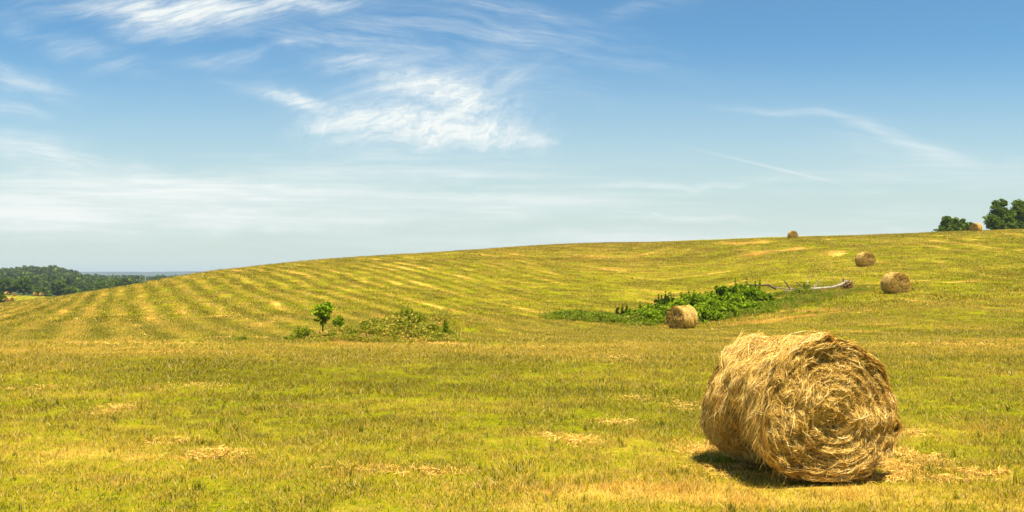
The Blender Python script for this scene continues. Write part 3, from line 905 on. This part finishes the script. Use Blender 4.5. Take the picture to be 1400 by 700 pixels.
# a few long stalks leaning on the near bale's end
# ------------------------------------------------------------------ foliage helpers
def leaf_quads(C, size, nrm_bias=0.4, r=rng, rnd=None):
    """diamond leaves at centres C"""
    n = len(C)
    nv = norm(r.normal(0, 1, (n, 3)) + np.array([0, 0, nrm_bias]))
    a = norm(np.cross(nv, norm(r.normal(0, 1, (n, 3)))));  b = np.cross(nv, a)
    s_ = (size * (0.6 + 0.8 * r.random(n)))[:, None]
    v = np.stack([C - a * s_, C - b * s_ * .55, C + a * s_, C + b * s_ * .55 + nv * s_ * .15], 1).reshape(-1, 3)
    f = np.arange(n * 4).reshape(-1, 4)
    rn = r.random(n) if rnd is None else rnd
    return v, f, np.repeat(rn, 4)


def clumps(n_cl, cx, size, per, leaf, flat=0.8, shell=0.6, rs=None, seed=1):
    """clumps of leaves filling an ellipsoid; returns leaves and clump centres"""
    r = np.random.default_rng(seed)
    size = np.asarray(size, float)
    d = norm(r.normal(0, 1, (n_cl, 3)))
    rad_ = (shell + (1 - shell) * r.random(n_cl)) * (0.82 + 0.36 * r.random(n_cl))
    cc = np.asarray(cx) + d * rad_[:, None] * size
    cs = (rs or 0.28) * size.mean() * (0.6 + 0.8 * r.random(n_cl))
    tint = r.normal(0, 0.16, n_cl)
    k = np.repeat(np.arange(n_cl), per)
    u = norm(r.normal(0, 1, (len(k), 3))) * (r.random(len(k)) ** 0.45)[:, None]
    P = cc[k] + u * cs[k][:, None] * np.array([1, 1, flat])
    rn = np.clip(r.random(len(k)) * 0.75 + 0.12 + tint[k], 0, 1)
    return leaf_quads(P, leaf, 0.5, r, rn), cc


def make_tree(name, loc, w, h, seed, mat, leaf, n_cl=60, per=60, trunk_h=0.3, label='', cat='tree', group=None, lobes=None, barkm=None, shell=0.55):
    root = empty(name, loc)
    r = np.random.default_rng(seed)
    lobes = lobes or [(0, 0, (trunk_h + 1) / 2, 1.0, (1 - trunk_h) / 2)]
    parts, cents = [], []
    for k, (lx, ly, lz, lw, lh) in enumerate(lobes):
        lf, cc = clumps(max(4, int(n_cl * lw)), (lx * w / 2, ly * w / 2, lz * h), (w / 2 * lw, w / 2 * lw, h * lh), per, leaf, seed=seed * 13 + k, shell=shell, rs=0.25)
        parts.append(lf); cents.append(cc)
    cents = np.concatenate(cents)
    v, f, q = merge(parts)
    link('crown', mesh_np('crown', v, f, q), mat, root)
    tr = h * 0.028 + 0.02
    zt = h * 0.75
    pts_ = [(0, 0, -0.3), (0.01 * h, 0, zt * .3), (-0.012 * h, .01 * h, zt * .6), (0.01 * h, 0, zt)]
    tp = [tube(pts_, [tr * 1.3, tr, tr * .7, tr * .25], 8, jitter=.15)]
    for c in cents[r.permutation(len(cents))[:16]]:
        z0 = zt * (0.25 + 0.6 * r.random())
        s0 = np.array([0, 0, z0]); m_ = (s0 + c) / 2 + np.array([0, 0, 0.06 * h * (r.random() - .3)])
        tp.append(tube([s0, m_, c], [tr * .45, tr * .3, tr * .08], 5))
    v, f, q = merge(tp)
    link('trunk', mesh_np('trunk', v, f, q, smooth=True), barkm or M_BARK, root)
    tag(root, label, cat, group)
    return root


# trees on the right skyline
GR = 'trees beyond the right skyline'
def sky_tree(px, d, toprow, w, h, seed, label, **kw):
    x = (px - 700) / FPX * d
    z = EYE - (toprow - HOR) / FPX * d - h
    return make_tree('broadleaf_tree', (x, d, z), w, h, seed, M_TREELEAF, kw.pop('leaf', 0.17), label=label, group=GR, **kw)

sky_tree(1368, 182, 272, 5.6, 7.0, 3, 'tall dark broadleaf tree on the right skyline, just right of the crest bale', n_cl=85, per=62, trunk_h=.1,
         lobes=[(0, 0, .72, .62, .26), (-.25, 0, .42, .85, .30), (.3, .1, .5, .75, .32), (.1, 0, .25, .95, .22), (.12, 0, .90, .3, .10)])
sky_tree(1397, 184, 271, 5.8, 7.2, 4, 'tall dark broadleaf tree cut by the right edge of the picture', n_cl=85, per=62, trunk_h=.1,
         lobes=[(0, 0, .75, .65, .24), (-.3, 0, .5, .7, .30), (.3, .1, .45, .8, .32), (-.05, 0, .25, .95, .22)])
sky_tree(1300, 176, 294, 4.6, 4.2, 5, 'low rounded dark tree on the skyline left of the crest bale', n_cl=70, per=60, trunk_h=.1,
         lobes=[(-.25, 0, .72, .5, .27), (.15, 0, .62, .6, .28), (.0, 0, .35, 1.0, .3)])
sky_tree(1320, 178, 298, 3.6, 3.7, 6, 'low bushy tree directly behind the crest bale at right', n_cl=50, per=60, trunk_h=.1,
         lobes=[(-.3, 0, .68, .55, .25), (.25, 0, .5, .7, .3), (0, 0, .3, .9, .28)])
sky_tree(1280, 172, 312, 1.3, 1.8, 8, 'small shrub at the left foot of the low skyline tree', n_cl=16, per=40, trunk_h=.1, leaf=.13)

# the left treeline beyond the second field
GL = 'trees along the edge of the far field'
def line_tree(px, d, toprow, w, h, seed, label, mat=None, **kw):
    x = (px - 700) / FPX * d
    z = EYE - (toprow - HOR) / FPX * d - h
    return make_tree('broadleaf_tree', (x, d, z), w, h, seed, mat or M_TREELEAF, kw.pop('leaf', 0.42), label=label, group=GL, **kw)

M_YLEAF = leafy('light_tree_leaves', [(0.0, (0.04, 0.075, 0.010)), (0.6, (0.10, 0.16, 0.018)), (1.0, (0.19, 0.25, 0.03))], 0.3)
line_tree(12, 425, 381, 8.5, 9.5, 61, 'bright green broad tree at the far left edge beyond the far field', M_YLEAF, n_cl=60, per=42)
line_tree(-12, 420, 379, 9, 10, 62, 'bright green tree cut by the left picture edge', M_YLEAF, n_cl=50, per=42)
line_tree(33, 418, 380, 7.0, 10, 63, 'dark almost black green tree, right of the bright green tree at far left', M_DARKLEAF, n_cl=60, per=45)
line_tree(52, 432, 392, 5.5, 6.5, 64, 'low green tree right of the dark tree at far left', None, n_cl=36, per=40)
line_tree(63, 436, 394, 5.0, 6.0, 65, 'low rounded tree between the dark tree and the taller mid green tree', None, n_cl=36, per=40)
line_tree(80, 428, 384.5, 7.6, 9.5, 66, 'mid green pointed tree in the middle of the far treeline', M_YLEAF, n_cl=60, per=42)
line_tree(97, 430, 390, 8.0, 8.0, 67, 'wide mid green tree right of the pointed one in the far treeline', None, n_cl=55, per=42)
line_tree(112, 470, 395, 6.0, 6.0, 68, 'small dark tree near the right end of the far treeline', M_DARKLEAF, n_cl=36, per=40)
line_tree(121, 480, 394, 6.0, 6.5, 69, 'small dark tree where the far treeline meets the hill shoulder', M_DARKLEAF, n_cl=36, per=40)
line_tree(141, 470, 383.5, 10, 12, 70, 'broad green tree rising just behind the hill shoulder', None, n_cl=70, per=42)
line_tree(158, 475, 381.5, 9, 12, 71, 'pale green tree behind the hill shoulder, left of the pylon', M_YLEAF, n_cl=60, per=42)
x, y, z = spot(0.5, 205)
make_tree('dark_bush', (x - .2, y, z - .4), 2.3, 3.6, 72, M_DARKLEAF, 0.14, n_cl=40, per=50, trunk_h=.05, label='nearly black bush cut by the left edge, in front of the far field', cat='bush')

# far woods: one mass
def crown_proto(seed, conifer=False):
    lf, cc = clumps(26, (0, 0, 6.0), (4.6, 4.6, 4.6), 26, 0.95, seed=seed, shell=.45, rs=.36)
    return lf
wprot = [crown_proto(900 + k) for k in range(6)]
n = 5200
px = rng.random(n) * 1000 - 330
d = 500 + 1000 * rng.random(n) ** 0.8
x = (px - 700) / FPX * d
zz = height(x, d)
ok = (px < 420)
x, y, zz = x[ok], d[ok], zz[ok]
pts = np.stack([x, y, zz - 0.5], -1)
M_WOODS = leafy('wood_leaves', [(0.0, (0.035, 0.065, 0.012)), (0.5, (0.08, 0.125, 0.018)), (1.0, (0.18, 0.22, 0.03))], 0.2, patch=0.035)
wo_ = scatter('far_woods', wprot, pts, rng.integers(0, 6, len(x)), (0.62 + 0.7 * rng.random(len(x)) ** 1.5) * np.clip(y / 900.0, .74, 1.0), rng.random(len(x)) * 6.28, np.zeros(len(x)), M_WOODS)
tag(wo_, 'dark blue green wood covering the low hills at far left', 'woods', kind='stuff')

# pylon in front of the far woods
x, y = (199 - 700) / FPX * 520, 520.0
pz = float(height(x, y))
py = empty('power_pylon', (x, y, pz))
tag(py, 'thin pale power pylon with drooping arms in front of the far woods', 'pylon')
top = EYE + (HOR - 371) / FPX * 520 - pz
legs = []
wB = 0.55
for sx in (-1, 1):
    for sy in (-1, 1):
        legs.append(tube([(sx * wB, sy * wB, 0), (sx * .28, sy * .28, top * .75), (sx * .05, sy * .05, top)], [.035, .03, .02], 4))
v, f, q = merge(legs); link('mast', mesh_np('mast', v, f, q), M_STEEL, py)
br = []
for k in range(9):
    z0, z1 = top * k / 9, top * (k + 1) / 9
    w0, w1 = (1 - z0 / top) * (wB - .1) + .1, (1 - z1 / top) * (wB - .1) + .1
    for sy in (-1, 1):
        br.append(tube([(-w0, sy * w0, z0), (w1, sy * w1, z1)], [.03, .03], 4)); br.append(tube([(w0, sy * w0, z0), (-w1, sy * w1, z1)], [.03, .03], 4))
v, f, q = merge(br); link('bracing', mesh_np('bracing', v, f, q), M_STEEL, py)
for zf, Lr in ((.74, 3.0), (.58, 7.0)):
    for sx in (-1, 1):
        if zf < .6 and sx == 1: Lx = 3.0
        else: Lx = Lr
        zc = top * zf
        v, f, q = merge([tube([(0, 0, zc), (sx * Lx * .6, 0, zc - .1), (sx * Lx, 0, zc + .9)], [.07, .06, .04], 5), tube([(0, 0, zc + .7), (sx * Lx * .6, 0, zc - .1)], [.04, .04], 4)])
        link('cross_arm', mesh_np('cross_arm', v, f, q), M_STEEL, py)

# ------------------------------------------------------------------ bramble thicket round the fallen tree
GBR = 'green bushes of the bramble thicket'
def bush(px, d, w, h, seed, label, mat=None, leaf=0.085, n_cl=36, per=55, name='bramble_bush', lobes=None, depth=None, group=GBR, cat='bush', shell=.45, tint=0.0, spikes=0):
    x, y, z = spot(px, d)
    if name == 'bramble_bush': h, w = h * 1.28, w * 1.08
    root = empty(name, (x, y, z - .05))
    r = np.random.default_rng(seed)
    depth = depth or w * .7
    lobes = lobes or [(0, .42, 1.0, .52), (-.4, .30, .6, .4), (.42, .30, .6, .4), (.1, .62, .5, .36)]
    parts, cents = [], []
    for k, (lx, lz, lw, lh) in enumerate(lobes):
        lf, cc = clumps(max(5, int(n_cl * lw)), (lx * w / 2, r.normal(0, .15) * depth, lz * h), (w / 2 * lw, depth / 2 * lw, h * lh * .9), per, leaf, seed=seed * 17 + k, shell=shell, rs=.30)
        parts.append(lf); cents.append(cc)
    if spikes:
        K = 4; T = np.linspace(0, 1, 6)
        for _ in range(spikes):
            a_ = r.random() * 6.28; q_ = r.random() ** .5 * .4 * w
            b0 = np.array([q_ * math.cos(a_), q_ * math.sin(a_) * .6, h * (.35 + .25 * r.random())]); tp_ = b0 + np.array([.1 * q_ * math.cos(a_), 0, h * (.35 + .25 * r.random())])
            c_ = np.repeat(b0[None] + (tp_ - b0)[None] * T[:, None], 26, 0); c_ = c_ + r.normal(0, .07, c_.shape) * np.repeat(1.15 - T, 26)[:, None]
            parts.append(leaf_quads(c_, leaf * .8, .2, r))
    v, f, q = merge(parts); v[:, 2] = np.maximum(v[:, 2], -0.15)
    q = np.clip(q + tint, 0, 1)
    link('leaves', mesh_np('leaves', v, f, q), mat or M_BRAMBLE, root)
    cents = np.concatenate(cents)
    st = []
    for c in cents[r.permutation(len(cents))[:22]]:
        b0 = np.array([c[0] * .3, c[1] * .3, -0.1]); m_ = (b0 + c) / 2 + np.array([0, 0, .15 * h])
        st.append(tube([b0, m_, c], [.016, .012, .005], 4))
    v, f, q = merge(st)
    link('stems', mesh_np('stems', v, f, q), M_BARK, root)
    tag(root, label, cat, group)
    return root

bush(906, 63, 1.9, 1.75, 101, 'dark feathery cedar shrub rising at the left end of the thicket', M_DARKLEAF, .07, 34, 70, 'cedar_shrub',
     lobes=[(0, .35, .9, .4), (-.25, .6, .5, .34), (.25, .62, .5, .36), (0, .75, .4, .3)], spikes=9)
bush(994, 64, 1.9, 1.85, 102, 'round topped dark green shrub standing highest over the right half of the thicket', None, .085, 34, 60, 'round_shrub', lobes=[(0, .78, .9, .28), (0, .45, .6, .4), (.3, .3, .7, .3)], tint=-.25)
bush(893, 60.5, 2.3, 1.15, 103, 'low bright bramble at the foot of the cedar shrub', spikes=3)
bush(925, 61, 2.5, 1.25, 104, 'bright green bramble just behind the tan hay bale')
bush(951, 63.5, 2.6, 1.45, 105, 'bramble mound right of the cedar shrub, with a humped top', spikes=4)
bush(968, 61, 2.8, 1.1, 106, 'bright low bramble mound between the tan bale and the round topped shrub', tint=.12)
bush(1000, 61.5, 2.8, 1.15, 107, 'light green bramble mound below the round topped shrub', tint=.1)
bush(1021, 64, 2.4, 1.55, 108, 'green bramble right of the round topped shrub', spikes=5)
bush(1038, 63, 2.3, 0.95, 109, 'low bramble at the thicket right end, reaching the dark fallen limb', spikes=2)
bush(980, 65.5, 3.4, 1.25, 110, 'rear bramble mound behind the middle of the thicket', spikes=4)
bush(868, 60, 1.6, 0.8, 111, 'small leafy bush at the thicket left end', tint=.05, n_cl=22)
bush(850, 60.5, 0.9, 0.85, 112, 'small upright dark weed bush left of the thicket', M_DARKLEAF, .06, 14, 40, lobes=[(0, .5, .8, .45)], spikes=4)
bush(882, 58.2, 2.4, .75, 131, 'low leafy bramble at the front left edge of the thicket')
bush(908, 58.8, 2.2, .95, 132, 'bright bramble left of the tan hay bale, below the cedar shrub', tint=.1)
bush(962, 58.6, 2.4, .85, 133, 'bright bramble just right of the tan hay bale')
bush(990, 59.2, 2.4, .85, 134, 'low bramble in the front row, below the round topped shrub', tint=.08)
bush(1016, 60.2, 2.2, .75, 135, 'low bramble in the front row at the thicket right end')
bush(938, 64.5, 2.4, 1.35, 136, 'tall bramble in the gap right of the cedar shrub', spikes=5)
bush(1103, 65.6, 1.0, .85, 137, 'lone green weed clump growing up through the middle of the fallen trunk', M_GREENWEED, .06, 12, 36, 'weed_clump', [(0, .5, .9, .42)], spikes=4)
bush(935, 58.6, 1.8, .6, 115, 'low leafy patch just behind the top of the tan hay bale', n_cl=18)

# weeds (uncountable) round the thicket, the fallen trunk and the small mound
wp = [grass_proto(70, 0.22, 0.15, 0.45, 0.010, 0.5, 4, .02) for _ in range(3)]
def leaf_weed(n, rr0, h, leaf):
    a = rng.random(n) * 6.28; q = rr0 * np.sqrt(rng.random(n))
    c = np.stack([q * np.cos(a), q * np.sin(a), h * rng.random(n) ** .8], -1)
    return leaf_quads(c, leaf, .6, rng)
wp += [leaf_weed(130, .28, .38, .05) for _ in range(3)]
def strip_pts(spec):
    X_, Y_, S_ = [], [], []
    for (px0, d0, wx, wy, n, s) in spec:
        cx = (px0 - 700) / FPX * d0
        rr_, aa = np.minimum(np.abs(rng.normal(0, .58, n)) ** .85, 1.5), rng.random(n) * 2 * pi
        X_.append(cx + wx * rr_ * np.cos(aa)); Y_.append(d0 + wy * rr_ * np.sin(aa)); S_.append(np.full(n, s) * (1.2 - .6 * rr_))
    return np.concatenate(X_), np.concatenate(Y_), np.concatenate(S_)
x, y, s = strip_pts([(815, 59, 2.9, 2.2, 460, 1.15), (870, 58.5, 2.2, 1.8, 300, 1.15), (950, 61, 6.0, 3.6, 900, 1.05), (1020, 61, 4.0, 3.0, 420, .9), (1070, 62.5, 3.5, 2.6, 420, .75), (1120, 63.0, 3.0, 1.4, 420, .55), (1100, 65.0, 2.8, .3, 90, .7), (1095, 65.6, .9, .3, 60, 1.0), (1160, 64.3, 2.4, 1.2, 180, .5), (1090, 68, 4.5, 1.2, 260, .7)])
ix = np.where(rng.random(len(x)) < np.clip(.75 - (x - 14) * .05, .15, .8), rng.integers(3, 6, len(x)), rng.integers(0, 3, len(x)))
s = s * (1.25 + .9 * vnoise(x / 1.3, y / 1.3, 88))
thin = rng.random(len(x)) < np.clip((x - 15.5) / 6.0, 0.06, .8)
o = scatter('thin_weeds', wp, np.stack([x, y, height(x, y)], -1)[thin], ix[thin] % 3, s[thin], rng.random(thin.sum()) * 6.28, np.zeros(thin.sum()), M_WEED)
tag(o, 'thin dry uncut grass standing along the fallen trunk', 'tall grass', kind='stuff')
x, y, s, ix = x[~thin], y[~thin], s[~thin], ix[~thin]
o = scatter('tall_weeds', wp, np.stack([x, y, height(x, y)], -1), ix, s, rng.random(len(x)) * 6.28, np.zeros(len(x)), M_GREENWEED)
tag(o, 'rank green weeds and uncut grass round the bramble thicket and fallen tree', 'weeds', kind='stuff')
x, y, s = strip_pts([(418, 31.6, .6, .6, 150, .6), (450, 31.0, .6, .8, 90, .42), (480, 32, 1.0, 1.2, 170, .55), (515, 33, 1.2, 1.8, 220, .9), (552, 33.5, .9, 1.3, 220, 1.25), (560, 31.6, 1.6, .8, 180, .9), (485, 30.4, 1.9, .35, 220, .55), (500, 31.6, 1.1, .5, 160, .7), (585, 32, .9, .8, 170, 1.0), (600, 31, .8, .5, 80, .7), (612, 32, .35, .6, 60, .75), (330, 32, .8, .5, 60, .4), (600, 42.5, 1.6, 1.2, 200, .28), (655, 44, 1.2, .7, 20, .3)])
ix = np.where(rng.random(len(x)) < .4, rng.integers(3, 6, len(x)), rng.integers(0, 3, len(x)))
o = scatter('mound_weeds', wp, np.stack([x, y, height(x, y)], -1), ix, s, rng.random(len(x)) * 6.28, np.zeros(len(x)), M_WEED)
tag(o, 'mixed green and dry weeds growing over the low earth mound by the sapling', 'weeds', kind='stuff')

# bushes on the mound
GM = 'plants on the earth mound'
bush(466, 32.8, .55, .80, 121, 'small dark green bush right of the sapling', None, .035, 16, 40, 'small_bush', [(0, .65, .95, .35), (.1, .35, .6, .3)], group=GM)
bush(410, 31.3, 1.05, .58, 122, 'low round green bush left of the sapling', M_GREENWEED, .035, 18, 40, 'small_bush', group=GM)
bush(437, 30.7, .85, .42, 123, 'dry yellowish low bush in front of the sapling', M_WEED, .03, 18, 40, 'small_bush', group=GM, tint=.25)
bush(556, 33.0, .6, .8, 124, 'thin dark weed clump on top of the mound', M_GREENWEED, .03, 10, 30, 'small_bush', [(0, .5, .8, .4)], group=GM, spikes=6)
bush(613, 31.6, .42, .68, 125, 'upright dark green weed clump at the right end of the mound', M_GREENWEED, .03, 10, 30, 'small_bush', [(0, .45, .8, .4)], group=GM, spikes=6, tint=-.3)
bush(592, 31.2, .95, .46, 126, 'low green bush left of the upright clump at the mound right end', M_GREENWEED, .03, 14, 36, 'small_bush', group=GM)
bush(330, 31.5, .7, .22, 127, 'flat green weed patch alone on the field left of the mound', M_GREENWEED, .03, 14, 36, 'small_bush', group=GM)
# sapling
x, y, z = spot(441, 33.0)
sp_ = empty('sapling', (x, y, z - .02))
tag(sp_, 'young tree with bright yellow green crown on a thin stem on the mound', 'sapling')
ztop = EYE - (409 - HOR) / FPX * 33 - z
crown = []
for k, (lx, lz, lw, lh) in enumerate(((0, .80, .34, .17), (-.16, .70, .24, .15), (.2, .74, .24, .14), (.02, .58, .28, .12), (-.18, .47, .10, .04), (.12, .50, .16, .06), (.0, .40, .12, .08))):
    lf, cc = clumps(int(60 * lw) + 4, (lx, 0, lz * ztop), (lw, lw, lh * ztop), 16, .05, seed=300 + k, shell=.3, rs=.34)
    crown.append(lf)
v, f, q = merge(crown); link('crown', mesh_np('crown', v, f, q), M_SAPLING, sp_)
tp = [tube([(0, 0, -.05), (.02, 0, ztop * .3), (-.01, 0, ztop * .6), (.02, 0, ztop * .85)], [.035, .028, .02, .008], 6)]
for k in range(10):
    a_ = k * 2.4; z0 = ztop * (.3 + .05 * k)
    tp.append(tube([(0, 0, z0), (.12 * math.cos(a_), .12 * math.sin(a_), z0 + .12), (.24 * math.cos(a_), .24 * math.sin(a_), z0 + .2)], [.012, .008, .004], 4))
v, f, q = merge(tp); link('trunk', mesh_np('trunk', v, f, q), M_BARK, sp_)

# dry earth showing on the mound
def earth(px, d, wx, wy, h, seed, label):
    x0, y0, _ = spot(px, d)
    nr, na = 16, 60
    V_, F_ = [], []
    for i in range(nr + 1):
        q = i / nr
        for j in range(na):
            a = j / na * 2 * pi
            w_ = 1 + .5 * float(vnoise(math.cos(a) * 2 + seed, math.sin(a) * 2, seed))
            X_, Y_ = x0 + wx * q * w_ * math.cos(a), y0 + wy * q * w_ * math.sin(a)
            V_.append((X_ - x0, Y_ - y0, float(height(X_, Y_)) + 0.012 + h * (1 - q * q) * (1 + 1.3 * float(vnoise(X_ * 6, Y_ * 6, seed)) + 1.2 * float(vnoise(X_ * 17, Y_ * 17, seed))) - .03 * q ** 6))
    for i in range(nr):
        for j in range(na):
            F_.append((i * na + j, i * na + (j + 1) % na, (i + 1) * na + (j + 1) % na, (i + 1) * na + j))
    o = link('earth_heap', mesh_np('earth_heap', np.array(V_), np.array(F_), smooth=True), M_SOIL)
    o.location = (x0, y0, 0)
    tag(o, label, 'earth heap', 'bare earth on the mound')
earth(497, 30.4, .48, .22, .19, 5, 'reddish brown earth heap at the front of the mound, below the small dark bush')
earth(458, 30.3, .34, .16, .11, 9, 'small brown earth heap at the mound front, below the sapling')

# ------------------------------------------------------------------ fallen tree
D0 = 66.5
def ft(px, row, dd=0.0):
    row = row + 0.8
    d = D0 + dd
    return np.array([(px - 700) / FPX * d, d, EYE - (row - HOR) / FPX * d])
fx, fy, fz = spot(1150, D0)
ftree = empty('fallen_tree', (fx, fy, fz))
tag(ftree, 'uprooted fallen tree with pale bare trunk and torn root ball, right of the thicket', 'fallen tree')
O = np.array([fx, fy, fz])
def fixp(lst): return [np.asarray(p) - O for p in lst]
trunk = tube(fixp([ft(1164, 386, .3), ft(1155, 385), ft(1150, 389), ft(1138, 392), ft(1128, 393), ft(1114, 394), ft(1097, 393.5), ft(1080, 394.5, .2), ft(1060, 392, .4)]),
             [.11, .15, .13, .11, .10, .09, .065, .045, .03], 10, jitter=.2)
v, f, q = trunk; link('trunk', mesh_np('trunk', v, f, q, smooth=True), M_PALEBARK, ftree)
for pts_, rs, mt in (([ft(1060, 394, .2), ft(1050, 388.5), ft(1036, 389.5), ft(1020, 388)], [.09, .08, .06, .04], M_BARK),
                     ([ft(1080, 394), ft(1076, 388), ft(1071.5, 382.5)], [.06, .05, .045], M_BARK),
                     ([ft(1097, 391.5), ft(1092, 387.5), ft(1088, 384.5)], [.05, .04, .035], M_BARK),
                     ([ft(1104, 385), ft(1106, 380), ft(1108.5, 376)], [.03, .022, .015], M_PALEBARK),
                     ([ft(1112, 391), ft(1117, 386), ft(1120, 382.5)], [.03, .025, .018], M_PALEBARK),
                     ([ft(1100, 393), ft(1103, 389), ft(1105, 384)], [.035, .03, .025], M_PALEBARK),
                     ([ft(1085, 396), ft(1078, 398), ft(1070, 396)], [.04, .03, .02], M_PALEBARK),
                     ([ft(1113, 392), ft(1121, 386), ft(1125, 380)], [.02, .012, .006], M_PALEBARK)):
    v, f, q = tube(fixp(pts_), rs, 6, jitter=.15)
    link('branch', mesh_np('branch', v, f, q), mt, ftree)
rb = []
cen = ft(1157, 389.5) - O
rr2 = np.random.default_rng(5)
for k in range(70):
    dr = norm(rr2.normal(0, 1, 3) + np.array([.55, -.3, .1])); L_ = .28 + .40 * rr2.random()
    p0 = cen + rr2.normal(0, .10, 3); p1 = p0 + dr * L_ * .55 + rr2.normal(0, .05, 3); p2 = p0 + dr * L_ + rr2.normal(0, .1, 3)
    rb.append(tube([p0, p1, p2], [.055, .035, .01], 5))
ico = norm(rr2.normal(0, 1, (500, 3)))
lf = leaf_quads(cen + ico * (.12 + .22 * rr2.random((500, 1))), .06, 0, rr2)
v, f, q = merge(rb); link('roots', mesh_np('roots', v, f, q), M_ROOT, ftree)
v, f, q = lf; link('soil_clods', mesh_np('soil_clods', v, f, q), M_ROOT, ftree)
v, f, q = tube(fixp([ft(1152, 388), ft(1153.5, 383), ft(1152.5, 379)]), [.10, .07, .03], 6, jitter=.3)
link('root_spur', mesh_np('root_spur', v, f, q), M_BARK, ftree)

# ------------------------------------------------------------------ summer haze
mh, gg, out = new_mat('haze')
pv = gg.new('ShaderNodeVolumePrincipled')
pv.inputs['Color'].default_value = (0.80, 0.90, 1.0, 1)
pv.inputs['Density'].default_value = 0.00013
pv.inputs['Anisotropy'].default_value = 0.2
gg.l.new(pv.outputs[0], out.inputs['Volume'])
hb = 12500.0
zb, zt_ = min(o.matrix_world.translation.z * 0 + min(v_.co.z for v_ in o.data.vertices) for o in (bpy.data.objects['field'],)) - 1.0, 40.0
v = np.array([(sx * hb, sy * hb, z_) for z_ in (zb, zt_) for sy in (-1, 1) for sx in (-1, 1)], float)
f = np.array([(0, 2, 3, 1), (4, 5, 7, 6), (0, 1, 5, 4), (2, 6, 7, 3), (0, 4, 6, 2), (1, 3, 7, 5)])
hz = link('haze', mesh_np('haze', v, f), mh)
tag(hz, kind='stuff')
